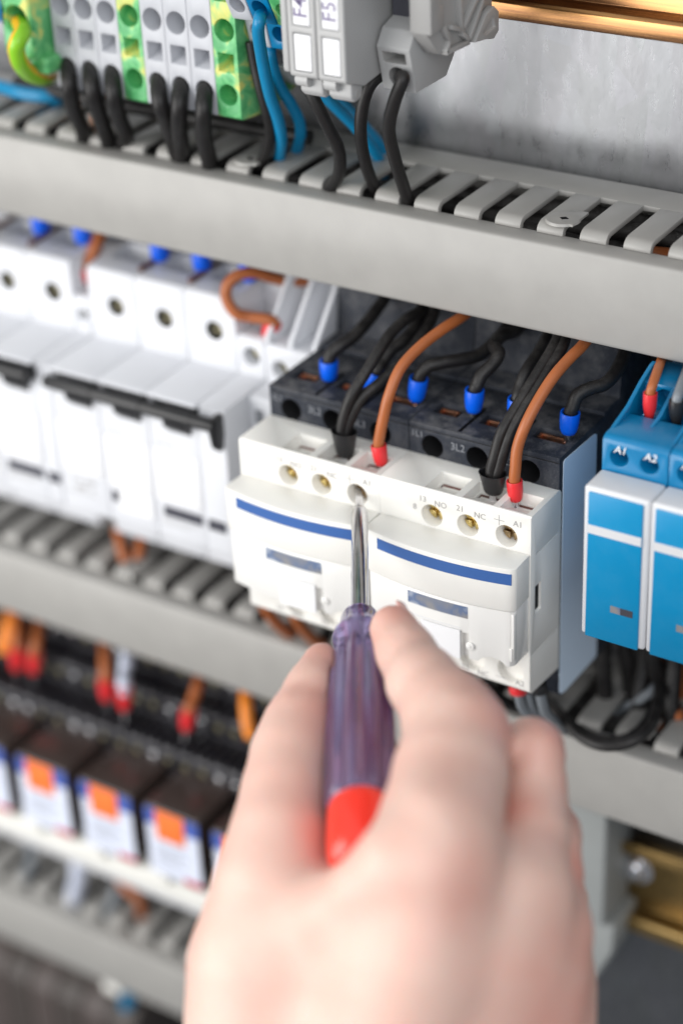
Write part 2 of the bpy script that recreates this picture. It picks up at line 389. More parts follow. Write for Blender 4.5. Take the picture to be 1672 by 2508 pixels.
# ------------------------------------------------------------------ cable ducts
def duct(label, zt, x0, x1, slot0, tabs):
    t = thing('cable_duct', label, 'cable duct', (x0, 70, zt - 25), 'slotted cable ducts across the panel')
    prof = [(37, zt), (31.2, zt), (30.4, zt - .35), (30, zt - 1.2), (30, zt - 23.6), (30.5, zt - 24.6), (31.3, zt - 25), (37, zt - 25), (37, zt - 23.8), (31.7, zt - 23.8), (31.2, zt - 23.3), (31.2, zt - 1.7), (31.7, zt - 1.2), (37, zt - 1.2)]
    part('cover', G().prism(prof, x0, x1), M['duct'], t, bevel=.25, seg=3)
    fin = [(35.9, zt + .15), (36.0, zt + 1.0), (36.5, zt + 1.8), (37.3, zt + 2.4), (38.6, zt + 2.8), (58, zt + 2.8), (58, zt + 1.3), (39, zt + 1.3), (38, zt + .9), (37.6, zt - .3), (37.5, zt - 1.0), (36.3, zt - 1.0), (36.2, zt + .1)]
    g = G(); p = 12.05; k0 = math.floor((x0 - slot0) / p)
    cut = G(); anyt = False
    k = k0
    while slot0 + k * p < x1:
        a = slot0 + k * p + 4.7; b = slot0 + (k + 1) * p
        a = max(a, x0)
        if b > a + .5:
            g.prism(fin, a, min(b, x1))
        k += 1
    g.box(x0, x1, 58, 69.8, zt + 1.3, zt + 2.8)
    part('slotted_wall', g, M['duct'], t, bevel=.16)
    for xc in tabs:
        tb = G().cyl((xc - .9, 39.8, zt + 2.82), (xc - .9, 39.8, zt + 3.5), 4.6, 4.3, 32)
        tb.box(xc - 1.2, xc + 3.3, 36.8, 46, zt + 2.83, zt + 3.45)
        c = G(); q = 1.5; c.prism([(xc - 1.9, 39.8), (xc - .6, 40.9), (xc + .9, 39.8), (xc - .6, 38.7)], zt + 2, zt + 5, 'Z')
        part('locking_tab', tb, M['duct'], t, cuts=c, inner=M['hole'], bevel=.12)
    g = G(); k = k0
    fin2 = [(y, 2 * zt - 25 - z) for y, z in fin]
    while slot0 + k * p < x1:
        a = max(slot0 + k * p + 4.7, x0); b = min(slot0 + (k + 1) * p, x1)
        if b > a + .5: g.prism(fin2, a, b)
        k += 1
    g.box(x0, x1, 58, 69.8, zt - 27.8, zt - 26.3)
    part('slotted_wall', g, M['duct'], t)
    part('base', G().box(x0, x1, 68.4, 69.9, zt - 26.2, zt + 1.2), M['duct'], t)
    return t
duct('uppermost grey cable duct, below the terminal blocks, black wires falling into its slots', 61.3, -330, 230, 43.4, [78.6, -17.8])
duct('middle grey cable duct passing behind the hand, below the white breakers', -89.1, -330, 230, -122.9, [-74.9 - 12.05 * 0, 105.6])
duct('lowest grey cable duct, blurred at the bottom left below the ivory strip', -251, -380, -20, -110.2, [])
# cables lying inside the ducts: seen through the slots
def cable(pts, r, mt, label, cat='cable', name='cable', group=None):
    o = part(name, G().tube(pts, r), M[mt], None, org=pts[0]); return tag(o, label, cat, group)
rnd = random.Random(3)
CI = 'cables inside the ducts'
where = ['nearest the cover', 'second from the cover', 'in the middle', 'second from the plate', 'against the plate']
for k, (dn, zt, xa, xb) in enumerate((('top', 61.3, -140, 200), ('middle', -89.1, -200, 200), ('lowest', -251, -260, -30))):
    for i, yy in enumerate((40.5, 46, 51.5, 57, 63)):
        for j, dz in enumerate((-6.5, -11.5)):
            xa_ = 96 if (k, i, j) == (0, 2, 0) else xa
            pts = [(x, yy + rnd.uniform(-1.8, 1.8), zt + dz + rnd.uniform(-1.6, 2.4)) for x in range(xa_, xb, 26)]
            brown = (k, i, j) == (0, 2, 0)
            cable(pts, 2.8 - .3 * (i % 2), 'wbrown' if brown else 'wcoax', '%s cable %s inside the %s duct, %s layer' % ('brown' if brown else 'dusty dark', where[i], dn, ('upper', 'lower')[j]), group=CI)

# ------------------------------------------------------------------ contactors
def bulge(x): return -8.5 - 2.7 * (1 - ((x - 22.5) / 22.5) ** 2)
def contactor(label, e8):
    t = thing('contactor', label, 'contactor', (22.4, 69, -67), 'contactors side by side')
    # rear dark housing
    body = G().prism([(15.7, 9.9), (41.5, 10.1), (41.5, 9.7), (42.0, 9.7), (42.0, 11.0), (51, 11.2), (53, 27), (69, 28), (69, -67), (19.5, -67), (19.5, -60), (15.7, -56.5)], .15, 44.85)
    cut = G()
    for x in (7.2, 20.8, 36.0): cut.cyl((x, 15, 3.8), (x, 24.5, 3.8), 3.3)
    c2 = G()
    for a, b in ((3.2, 10.8), (17.2, 24.8), (33.0, 42.6)):
        c2.prism([(23.0, 11), (23.0, 8.9), (25.6, 5.4), (28.6, 5.4), (28.6, 11)], a, b)
    c3 = G()
    for x in (15.0, 29.8): c3.box(x - .5, x + .5, 16.6, 31.5, 5, 11)
    c3.box(-1, 46, 15.2, 15.95, 8.25, 8.5)
    part('housing', body, M['dark'], t, cuts=[cut, c2, c3], inner=[M['hole'], None, M['hole']], bevel=.28)
    for a, b in ((3.9, 9.4), (17.9, 23.6), (33.6, 41.8)):
        g = G().box(a, b, 26.4, 27.3, 3.5, 9.35).box(a, a + .9, 24.9, 26.4, 3.5, 9.3).box(b - .9, b, 24.9, 26.4, 3.5, 9.3)
        part('copper_clip', g, M['copper'], t, bevel=.1)
    for x in (7.2, 20.8, 36.0): part('deep_screw', G().cyl((x, 24.2, 3.8), (x, 24.45, 3.8), 3.0), M['hole'], t)  # blackened disc, the shade of the hole put into its colour
    # cream front body
    g = G().prism([(0, .1), (.5, .6), (15.9, .6), (16.9, -.5), (16.9, -55.9), (1.2, -54.6), (0, -53.4), (0, -41.6), (0, -10)], .05, 44.95)
    cut = G()
    for x in (15.9, 26.6, 37.9): cut.cyl((x, -1, -6.9), (x, 9.3, -6.9), 3.2)
    cut.box(-.5, .42, -2, 17.5, -12.1, -11.85); cut.box(44.6, 46, 3, 15.5, -12.1, -11.85)
    cut.box(44.6, 46, 1, 16.5, -42.3, -42.05); cut.box(44.3, 46, 2.6, 5.9, -30.2, -21.6)
    for x in (16.2, 27.6, 39.2): cut.cyl((x, -1, -48.4), (x, 2.2, -48.4), 3.9)
    c2 = G()
    for a, b in ((13.3, 22.4), (24.6, 33.6), (35.4, 43.4)):
        c2.prism([(1.0, .8), (1.0, .2), (7.3, -2.6), (10.2, -2.6), (10.2, .8)], a, b)
    c3 = G()
    for a, b in ((13.9, 21.8), (25.2, 33.0), (36.0, 42.8)):
        c3.box(a, b, 8.2, 9.9, -6.5, -1.5); c3.box(a, a + .9, 6.9, 8.4, -6.5, -1.5); c3.box(b - .9, b, 6.9, 8.4, -6.5, -1.5)
    part('front_housing', g, M['cream'], t, cuts=[cut, c2, c3], bevel=.28)
    for a, b in ((14.1, 21.6), (25.4, 32.8), (36.2, 42.6)):
        part('copper_clip', G().box(a, b, 8.6, 9.7, -6, -2.9).box(a + .1, a + .7, 7.1, 8.6, -6, -3.1).box(b - .7, b - .1, 7.1, 8.6, -6, -3.1), M['darkred'], t)
    part('side_slot', G().box(43.4, 44.4, 3.0, 5.6, -29.6, -22.2), M['hole'], t)
    for x, mt in ((15.9, 'brass'), (26.6, 'brass'), (37.9, 'dullbrass')):
        g = G().cyl((x, 3.1, -6.9), (x, 6.2, -6.9), 2.75)
        c = G().box(x - 3.2, x + 3.2, 2, 4.3, -7.4, -6.4).box(x - .5, x + .5, 2, 4.3, -10, -4)
        part('terminal_screw', g, M[mt], t, cuts=c, bevel=.15)
    # bulged front cover
    xs = [i * 1.5 for i in range(0, 31)]
    plan = [(0.3, -.05), (0.1, -7.6), (.5, -8.2)] + [(x, bulge(x)) for x in xs if 1 < x < 44] + [(44.5, -8.2), (44.9, -7.6), (44.7, -.05)]
    part('front_cover', G().prism(plan, -23.35, -10.5, 'Z'), M['cream'], t, bevel=.3)
    plan2 = [(0.5, -.1), (.5, -7.2), (1.0, -7.9)] + [(x, bulge(x) + .35) for x in xs if 1.4 < x < 43.6] + [(44.0, -7.9), (44.5, -7.2), (44.5, -.1)]
    base = G().prism(plan2, -40.6, -23.6, 'Z')
    cc = G()
    cc.box(30.3, 32.4, -20, bulge(31) + 1.6, -42, -32.8)                                     # recess beside the label
    cc.cyl((38.6, -20, -43.2), (38.6, -3, -43.2), 4.6)
    cc.cyl((27.6, -20, -43.4), (27.6, -3, -43.4), 3.6)
    part('label_cover', base, M['creamcover'], t, cuts=cc, bevel=.3)
    def curved(a, b, z0, z1, out, n=14, zt=None):
        g = G(); V = []; F = []
        for i in range(n + 1):
            x = a + (b - a) * i / n; y = bulge(x) - out
            V += [(x, y, z0), (x, y, z1), (x, y + .35, z0), (x, y + .35, z1)]
        for i in range(n):
            q = 4 * i; F += [(q, q + 4, q + 5, q + 1), (q + 2, q + 3, q + 7, q + 6), (q + 1, q + 5, q + 7, q + 3), (q, q + 2, q + 6, q + 4)]
        F += [(0, 1, 3, 2), (4 * n, 4 * n + 2, 4 * n + 3, 4 * n + 1)]
        return g.add(V, F)
    part('stripe', curved(4.7, 44.0, -15.2, -11.9, .06, 30), M['stripe'], t)
    part('indicator_window', curved(14.3, 32.2, -28.1, -24.5, -.28), M['winb'], t)
    part('blank_label', curved(18.6, 30.1, -40.9, -32.0, .15), M['label'], t)
    part('ridge', curved(14.3, 30.0, -31.6, -31.35, -.25), M['greyw'], t)
    part('cover_screw', G().cyl((32.8, bulge(33) + 1.2, -36.4), (32.8, bulge(33) - .1, -36.4), 1.25).cyl((32.8, bulge(33), -36.4), (32.8, bulge(33) - .35, -36.4), .45), M['creamcover'], t, bevel=.15)
    part('side_clip', G().box(43.6, 44.4, -9.0, -7.2, -38.6, -34.6).box(43.9, 44.75, -8.6, -7.0, -38.6, -24.2), M['creamcover'], t, bevel=.15)
    tx = [('13', 13.2, -2.6), ('NO', 18.6, -3.0), ('21', 24.4, -2.5), ('NC', 30.2, -3.1), ('A1', 41.2, -2.5)]
    if e8: tx.append(('8', 10.8, -5.6))
    gs = [text_g(s, 2.35, x, -.05, z, thick=.05) for s, x, z in tx]
    gs += [G().box(34.3, 37.3, -.07, .05, -2.75, -2.6), G().box(35.7, 35.85, -.07, .05, -4.2, -1.2)]
    gs += [text_g(s, 2.35, x, -.05, z, thick=.05) for s, x, z in [('14', 10, -51.8), ('NO', 16.2, -52.2), ('22', 25.3, -52.0), ('NC', 30.9, -52.2), ('A2', 42.0, -51.6)]]
    gs.append(G().box(34.8, 37.6, -.07, .05, -51.6, -51.45))
    part('printed_markings', merge(*gs), M['ink'], t)
    gs = [text_g('1L1', 2.6, 2.7, 15.62, 6.6, thick=.06), text_g('3L2', 3.1, 15.0, 15.62, 5.4, thick=.06, sx=.95), text_g('5L3', 2.9, 29.4, 15.62, 5.0, thick=.06)]
    part('embossed_markings', merge(*gs), M['inkg'], t)
    return t
k1 = contactor('left cream and black contactor whose terminal screw the screwdriver tip is turning', False)
k2 = contactor('right cream and black contactor, blue grey sticker on its side, beside the blue relays', True)
for o in [k2]:
    o.location.x += .045; ORG[o.name]['org'] = (67.4, 69, -67)
# the sticker on the right contactor
def rounded(pts, r, n=5):
    out = []
    N_ = len(pts)
    for i in range(N_):
        p = np.array(pts[i]); a = np.array(pts[i - 1]); b = np.array(pts[(i + 1) % N_])
        ra = min(r, np.linalg.norm(a - p) * .45); rb = min(r, np.linalg.norm(b - p) * .45)
        A = p + (a - p) / np.linalg.norm(a - p) * ra; B = p + (b - p) / np.linalg.norm(b - p) * rb
        for k in range(n + 1):
            t = k / n; out.append(tuple((1 - t) ** 2 * A + 2 * t * (1 - t) * p + t * t * B))
    return out
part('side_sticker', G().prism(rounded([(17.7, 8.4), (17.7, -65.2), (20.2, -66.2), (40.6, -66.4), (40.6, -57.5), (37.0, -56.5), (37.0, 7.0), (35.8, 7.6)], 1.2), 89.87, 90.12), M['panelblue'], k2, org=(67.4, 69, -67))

# ------------------------------------------------------------------ blue relays
bx = 108.0
def bluerelay():
    t = thing('relay_module', 'bright blue relay module nearest the contactors, marked A1 A2, red ferrule plugged in', 'relay', (bx + 8.7, 69, -42), 'blue relay modules')
    x0, x1 = bx + .05, bx + 17.45
    g = G().prism([(2, 18), (2, 26.6), (2.6, 27.5), (3.8, 28), (15, 28.2), (15, 23.5), (23.5, 23.5), (23.5, 33.2), (36, 33.4), (36, 30), (69, 30), (69, -23.9), (2, -23.9)], x0, x1)
    cut = G()
    for x in (bx + 4.6, bx + 12.6): cut.cyl((x, 1, 22.8), (x, 9, 22.8), 2.4)
    cut.cyl((bx + 6.5, 20, 29.6), (bx + 6.5, 28, 29.6), 2.4); cut.box(bx + 11.5, bx + 14.5, 20, 27, 29.6, 31.8)
    part('housing', g, M['blue'], t, cuts=cut, bevel=.3)
    for k, x in enumerate((x0, x1 - 1.1)):
        part('fin', G().prism([(6, 28), (15, 30.2), (22, 33.5), (28, 35.6), (30, 35.8), (30, 24), (14.9, 24), (14.9, 28.1)], x, x + 1.1), M['blue'], t, bevel=.2)
    part('fin', G().prism([(10, 28), (16, 29.0), (23.6, 33), (23.6, 23.4), (14.95, 23.4), (14.95, 28.0)], bx + 8.3, bx + 9.3), M['blue'], t, bevel=.15)
    part('front_frame', G().box(x0 + .02, x1 - .02, -7.6, 1.95, -24, 18.9), M['greyw'], t, bevel=.9, seg=4)
    part('face_plate', G().box(bx + 1.45, bx + 15.9, -8.15, -7.4, -24.05, 17.7), M['bluef'], t, bevel=.45, seg=3)
    part('white_band', G().box(bx + 1.55, bx + 15.8, -8.3, -8.1, 6.3, 8.7), M['greyw'], t)
    part('indicator_window', G().box(bx + 8.3, bx + 11, -8.3, -8.1, -14.8, -12.9), M['winb'], t)
    part('indicator_window', G().box(bx + 11, bx + 14.3, -8.28, -8.12, -14.8, -12.9), M['winddark'], t)
    for s_, xq in (('A1', 4.9), ('A2', 12.8)):
        part('terminal_marking', text_g(s_, 2.9, bx + xq, 1.9, 25.0, italic=.2, fat=.01, thick=.12), M['inkw'], t)
    return t
b1 = bluerelay()
dup(b1, (17.6, 0, 0), 'second bright blue relay module, cut by the right edge of the photo')
dup(b1, (35.2, 0, 0), 'third bright blue relay module beyond the right edge of the photo')

# ------------------------------------------------------------------ circuit breakers
def cut_pole(prof, a, b, cut, cw, t):
    o = part('pole', G().prism(prof, a, b), M['mcb'], t, cuts=cut)
    og = org_of(t); cm = mesh_of('cut', cw, og); cm.materials.append(M['well']); co = bpy.data.objects.new('cut', cm); COL.objects.link(co)
    md = o.modifiers.new('b', 'BOOLEAN'); md.object = co; md.solver = 'EXACT'; md.material_mode = 'TRANSFER'; co.matrix_world = Matrix.Translation([c * MM for c in og]); bpy.context.view_layer.update()
    apply_mods(o); bpy.data.objects.remove(co); bpy.data.meshes.remove(cm)
    md = o.modifiers.new('v', 'BEVEL'); md.width = .35 * MM; md.segments = 2; md.limit_method = 'ANGLE'; md.angle_limit = math.radians(35)
    apply_mods(o); smooth(o.data)
def breaker(label, X0, aux, off_cols=True):
    pw = 18.3; n = 3; X1 = X0 + n * pw
    t = thing('circuit_breaker', label, 'circuit breaker', ((X0 + X1) / 2, 69, -74), 'white three pole breakers')
    prof = [(40, 18.8), (41, 19.8), (69, 22), (69, -74), (40, -74), (40, -57), (18.6, -53.5), (18, -52.8), (18, -13), (20.5, -11.5), (20.5, -6.5), (17.6, -5.5), (17.4, -4.6), (18.2, -4.2), (40, -3.6)]
    for k in range(n):
        a = X0 + k * pw + .14; b = a + pw - .28
        cw = G().cyl(((a + b) / 2 + 1.2, 39, 8.2), ((a + b) / 2 + 1.2, 47, 8.2), 2.9)
        cut = G().box(a + 3, b - 3, 48.5, 58, 12, 25)
        cut.cyl(((a + b) / 2, 39, -66.5), ((a + b) / 2, 42, -66.5), 2.6)
        cut_pole(prof, a, b, cut, cw, t)
        xc = (a + b) / 2 + 1.2
        part('well_shade', G().cyl((xc, 44.7, 8.2), (xc, 45.2, 8.2), 2.95), M['hole'], t)  # black disc behind the screw, painted shade of the well
        if k: part('top_slit', G().box(a - .7, a + .5, 43.5, 58, 19.5, 21.55), M['darkred'], t)
        s = part('screw', G().cyl((xc, 42.2, 8.2), (xc, 44.6, 8.2), 2.35), M['screw'], t, cuts=G().box(xc - 3, xc + 3, 41, 43.1, 7.8, 8.6).box(xc - .4, xc + .4, 41, 43.1, 5, 11), bevel=.15)
        part('toggle', G().prism([(20.3, -6.4), (15.2, -6.2), (15.4, -12.5), (18.0, -15.4), (20.3, -15.4)], a + 7.3, b - 2.3), M['blackp'], t, bevel=.3)
        part('toggle_recess', G().box(a + .9, b - .9, 19.9, 20.65, -11.4, -5.4), M['hole'], t)
    part('toggle_bar', G().cyl((X0 + 1.4, 14.8, -7.6), (X1 + (aux - .6 if aux > 7 else .8), 14.8, -7.6), 2.05).cyl((X0 + pw, 14.8, -7.6), (X0 + pw + 1.2, 14.8, -7.6), 2.3).cyl((X0 + 2 * pw, 14.8, -7.6), (X0 + 2 * pw + 1.2, 14.8, -7.6), 2.3).cyl((X0 + 3 * pw - .6, 14.8, -7.6), (X0 + 3 * pw + .5, 14.8, -7.6), 2.3), M['blackp'], t, bevel=.2)
    # label windows and print on the lower front
    part('front_flap', G().box(X0 + 1.2, X0 + pw - 1.4, 17.6, 18.05, -39, -22), M['label'], t, bevel=.1)
    part('front_flap', G().box(X0 + pw + .8, X0 + 2 * pw - 1.0, 17.6, 18.05, -40, -23), M['label'], t, bevel=.1)
    part('front_flap', G().box(X0 + 2 * pw + .8, X0 + 3 * pw - 1.0, 17.6, 18.05, -40, -23), M['label'], t, bevel=.1)
    xw = X0 + 2 * pw
    part('dark_window', G().box(xw + 3.2, xw + 17.2, 17.55, 18.08, -45.2, -41.9), M['winddark'], t)
    part('dark_window', G().box(X0 + pw + 1.7, X0 + pw + 4.1, 17.5, 18.08, -45.4, -42.0), M['winddark'], t)
    part('printed_label', G().box(X0 + pw + 4.6, X0 + 2 * pw - 1.2, 17.4, 17.95, -48.0, -41.0), M['label'], t)
    part('printed_markings', merge(text_g('F', 3.2, X0 + pw + 8, 17.36, -44, thick=.04), text_g('3', 3.2, X0 + pw + 13, 17.36, -44, thick=.04),
         *[text_g(s, 2.1, X0 + 9.0, 17.96, z, thick=.04, fat=.05) for s, z in (('C16  400V', -42.1), ('6000   3', -44.7))]), M['ink'], t)
    for k_, l_, z_ in ((2, 15, -47.0), (2, 12, -48.4), (2, 9, -20.6), (1, 8, -21.2), (0, 10, -19.8), (0, 14, -46.6)):
        part('printed_line', G().box(X0 + k_ * pw + 2, X0 + k_ * pw + l_, 17.96, 18.06, z_, z_ + .35), M['ink'], t)
    # auxiliary contact module on the right
    a = X1 + .1; b = X1 + aux
    prof2 = [(40, 8.0), (41, 8.8), (55, 9), (55, 20), (69, 20), (69, -74), (40, -74), (40, -57), (18.6, -53.5), (18, -52.8), (18, -14), (19, -11), (19, -5), (18.4, -4.4), (40, -3.6)]
    if aux < 7: prof2 = [(40, 8.0), (41, 8.8), (55, 9), (55, 20), (69, 20), (69, -60), (46, -60), (46, -54), (18.6, -53.5), (18, -52.8), (18, -14), (19, -11), (19, -5), (18.4, -4.4), (40, -3.6)]
    cut = G().cyl(((a + b) / 2, 39, 2.6), ((a + b) / 2, 45, 2.6), min(3.0, (b - a) / 2 - .9)).box((a + b) / 2 - 1.4, (a + b) / 2 + 1.4, 44, 52, 5, 12)
    part('auxiliary_contact', G().prism(prof2, a, b), M['mcb'], t, cuts=cut, bevel=.3)
    part('well_shade', G().cyl(((a + b) / 2, 44.3, 2.6), ((a + b) / 2, 44.8, 2.6), min(2.9, (b - a) / 2 - 1)), M['hole'], t)  # black backing disc, again the well's shade as colour
    part('screw', G().cyl(((a + b) / 2, 42.6, 2.6), ((a + b) / 2, 44.2, 2.6), 1.5), M['screw'], t, bevel=.15)
    part('dark_window', G().box(a + 1.2, min(b - .5, a + 7.4), 17.5, 18.08, -45.4, -42.0), M['winddark'], t)
    if aux > 7: part('bar_end', G().prism([(12.8, -5.8), (18.5, -5.2), (18.9, -15), (16.5, -16.8), (14.6, -15)], b - 2.6, b - .5), M['blackp'], t, bevel=.3)
    return t
breaker('white three pole breaker beside the left contactor, whole black toggle bar in view', -82.7, 9.6)
breaker('white three pole breaker cut by the left edge, toggle bar only partly in view', -143.9, 6.0)

# device with fins between the breaker and the left contactor
t = thing('motor_starter', 'white device with upright fins and a round wire hole, squeezed between breaker and left contactor', 'motor starter', (-9, 69, -70))
g = G().prism([(40, 7.2), (41, 8), (69, 8), (69, -70), (30, -70), (30, -11), (30, -5.2), (31, -4.4), (40, -3.8)], -17.9, -.2)
part('housing', g, M['mcb'], t, cuts=G().cyl((-13.0, 39, .6), (-13.0, 44.5, .6), 2.7), bevel=.3)
part('screw', G().cyl((-13.0, 43.4, .6), (-13.0, 44.4, .6), 2.3), M['screw'], t)
for x in (-17.9, -9.7, -1.6):
    part('fin', G().prism([(40.2, 8.2), (40.2, 10.3), (54, 26), (60, 30), (69, 30), (69, 7.9), (41.2, 7.9)], x, x + 1.5), M['mcb'], t, bevel=.3)
part('printed_symbol', G().box(-15.6, -12.6, 29.9, 30.02, -12.6, -8.2), M['inkg'], t)
part('terminal_wall', G().box(-17.5, -.4, 60, 69, 8.1, 26), M['greyw'], t, bevel=.3)

# ------------------------------------------------------------------ wires with ferrules
def wire(name, label, pts, r, mt, fer=None, group=None, cat='wire', uv=False):
    """pts mm; fer = (material, p_bottom, p_top, r_bottom, r_top[, pin radius])"""
    t = thing(name, label, cat, pts[0], group)
    part('insulation', G().tube(pts, r, uv=uv), M[mt], t, ang=60)
    if fer:
        m_, p0, p1, r0, r1 = fer[:5]
        d = (np.array(p1) - np.array(p0)); L_ = np.linalg.norm(d); u = d / L_
        g = G().lathe(p0, u, [(0, r0 * .55), (L_ * .06, r0 * .82), (L_ * .22, r0), (L_ * .55, r1 * .98), (L_ * .97, r1), (L_, r1 * .97), (L_ * .995, r1 * .82), (L_ * .8, r1 * .75)], 28)
        part('ferrule', g, M[m_], t, ang=50)
        part('pin', G().cyl(np.array(p0) - u * 5, np.array(p0) + u * 1, .9), M['zinc'], t)
    return t
GW = 'wires plugged into the contactors'
def W(view, seq): return [P(view, *q) for q in seq]
def ext(pts, last): return pts + [last]
# left contactor, blue ferrules
def bl(view, b, tp, wpts, label, Y=26.0, r=1.8, name='wire'):
    p0 = P(view, b[0], b[1], Y); p1 = P(view, tp[0], tp[1], Y)
    pts = W(view, wpts)
    st = tuple(np.array(p0) * .45 + np.array(p1) * .55)
    return wire(name, label, [st, tuple(np.array(p1) + (np.array(pts[0]) - np.array(p1)) * .15)] + pts, r, 'wblack', ('ferblue', p0, p1, 2.3, 2.62), GW)
bl(V1, (695, 603), (692, 478), [(715, 425, 27), (770, 382, 29), (850, 325, 33), (930, 240, 39), (1000, 150, 45), (1050, 70, 50), (1060, -30, 56)], 'black wire in the blue ferrule furthest left on the left contactor')
bl(V1, (950, 655), (1000, 545), [(1040, 480, 29), (1095, 405, 32), (1170, 350, 36), (1240, 270, 42), (1290, 180, 48), (1330, 60, 54)], 'black wire whose blue ferrule hides behind the twin black wires of the left contactor')
bl(V1, (1248, 735), (1268, 590), [(1290, 550, 26.5), (1340, 510, 28), (1440, 488, 31), (1550, 470, 35), (1660, 440, 40), (1760, 350, 46), (1840, 250, 52), (1850, 160, 56)], 'long wavy black wire in the blue ferrule at the right end of the left contactor')
bl(V2, (405, 655), (412, 530), [(425, 505, 26.5), (450, 450, 28), (510, 390, 31), (545, 330, 34), (520, 285, 38), (560, 235, 43), (650, 195, 50), (680, 120, 56)], 'kinked black wire in the blue ferrule at the left of the right contactor')
bl(V2, (640, 690), (650, 580), [(665, 520, 28), (700, 430, 31), (760, 340, 38), (820, 230, 46), (850, 120, 54)], 'black wire whose blue ferrule is nearly covered by the twin wires of the right contactor')
bl(V2, (930, 775), (942, 655), [(955, 625, 26.5), (985, 560, 28), (1060, 522, 31), (1130, 500, 34), (1190, 440, 39), (1235, 350, 46), (1260, 240, 54)], 'dusty arching black wire in the blue ferrule at the right of the right contactor')
# twin black ferrules
def twin(view, b, tp, w1, w2, label):
    Y = 8.6
    p0 = np.array(P(view, *b, Y)); p1 = np.array(P(view, *tp, Y))
    t = thing('twin_wire', label, 'wire', tuple(p0), 'twin black wires')
    u = (p1 - p0); L_ = np.linalg.norm(u); u /= L_
    prof = [(0, 1.4), (.5, 1.9), (L_ * .2, 2.2), (L_ * .95, 3.1), (L_, 3.2), (L_ * .985, 2.95), (L_ * .7, 2.7)]
    def fl(tt, th): return 1.12 * abs(math.cos(th)) + .92 * abs(math.sin(th)) if False else (1 / math.sqrt((math.cos(th) / 1.22) ** 2 + (math.sin(th) / .95) ** 2))
    part('ferrule', G().lathe(tuple(p0), tuple(u), prof, 36, a=Vector((1, 0, 0)), fl=fl), M['ferblack'], t, ang=50)
    part('pin', G().cyl(p0 - u * 4, p0 + u * .5, 1.1), M['zinc'], t)
    for k, wp in enumerate((w1, w2)):
        part('insulation', G().tube([tuple(p0 * .4 + p1 * .6)] + W(view, wp), 1.55, n=16), M['wblack'], t, ang=60)
twin(V1, (797, 1092), (790, 928), [(775, 925, 8.6), (800, 800, 9.5), (845, 690, 11), (925, 560, 15), (1005, 430, 20), (1085, 310, 27), (1185, 215, 35), (1270, 160, 42), (1330, 60, 50)],
     [(805, 930, 9.4), (845, 820, 10.8), (910, 710, 13), (1010, 630, 17), (1110, 540, 22), (1210, 420, 28), (1300, 300, 35), (1355, 200, 42), (1385, 60, 50)], 'pair of black wires in one wide black ferrule on the left contactor')
twin(V2, (515, 1108), (512, 992), [(503, 985, 8.6), (525, 890, 9.5), (560, 770, 11.5), (630, 650, 16), (705, 530, 21), (780, 410, 27), (840, 310, 33), (880, 220, 40), (890, 120, 47)],
     [(540, 985, 9.2), (570, 880, 10.4), (610, 770, 12.6), (685, 640, 17), (755, 530, 22), (825, 410, 28), (890, 310, 34), (920, 220, 41), (930, 120, 48)], 'pair of black wires in one wide black ferrule on the right contactor')
# brown wires with red ferrules
def br(view, b, tp, wp, label, Y=8.4, r=1.5, fr=(1.85, 2.12)):
    p0 = P(view, *b, Y); p1 = P(view, *tp, Y); st = tuple(np.array(p0) * .4 + np.array(p1) * .6)
    wire('wire', label, [st, p1] + W(view, wp), r, 'wbrown', ('ferred', p0, p1, *fr), GW)
br(V1, (1030, 1148), (1010, 1018), [(1018, 960, 8.5), (1040, 850, 9), (1078, 700, 10.5), (1150, 530, 15), (1270, 395, 22), (1410, 285, 30), (1540, 200, 38), (1640, 120, 46)], 'brown wire curving up from the red ferrule of the left contactor')
br(V2, (640, 1150), (632, 1035), [(637, 970, 8.5), (650, 850, 9.3), (695, 725, 11), (765, 590, 15.5), (845, 465, 21), (930, 365, 28), (1010, 285, 35), (1080, 190, 43)], 'brown wire curving up from the red ferrule of the right contactor')
# wires on the blue relays
p0 = P(VB, 1112, 905, 18); p1 = P(VB, 1130, 545, 18)
wire('wire', 'brown wire in the red ferrule plugged into the first blue relay', [tuple(np.array(p0) * .4 + np.array(p1) * .6), p1] + W(VB, [(1160, 440, 19), (1215, 280, 24), (1262, 150, 32), (1300, 40, 40), (1320, -100, 46)]), 1.2, 'wbrown', ('ferred', p0, p1, 1.3, 1.75), 'wires on the blue relays')
p0 = P(VB, 1468, 985, 18); p1 = P(VB, 1478, 640, 18)
wire('wire', 'grey wire in the black ferrule plugged into the first blue relay', [tuple(np.array(p0) * .4 + np.array(p1) * .6), p1] + W(VB, [(1500, 560, 19), (1555, 400, 24), (1605, 260, 32), (1640, 120, 40), (1655, -60, 46)]), 1.3, 'wgrey', ('ferblack', p0, p1, 1.35, 1.95), 'wires on the blue relays')
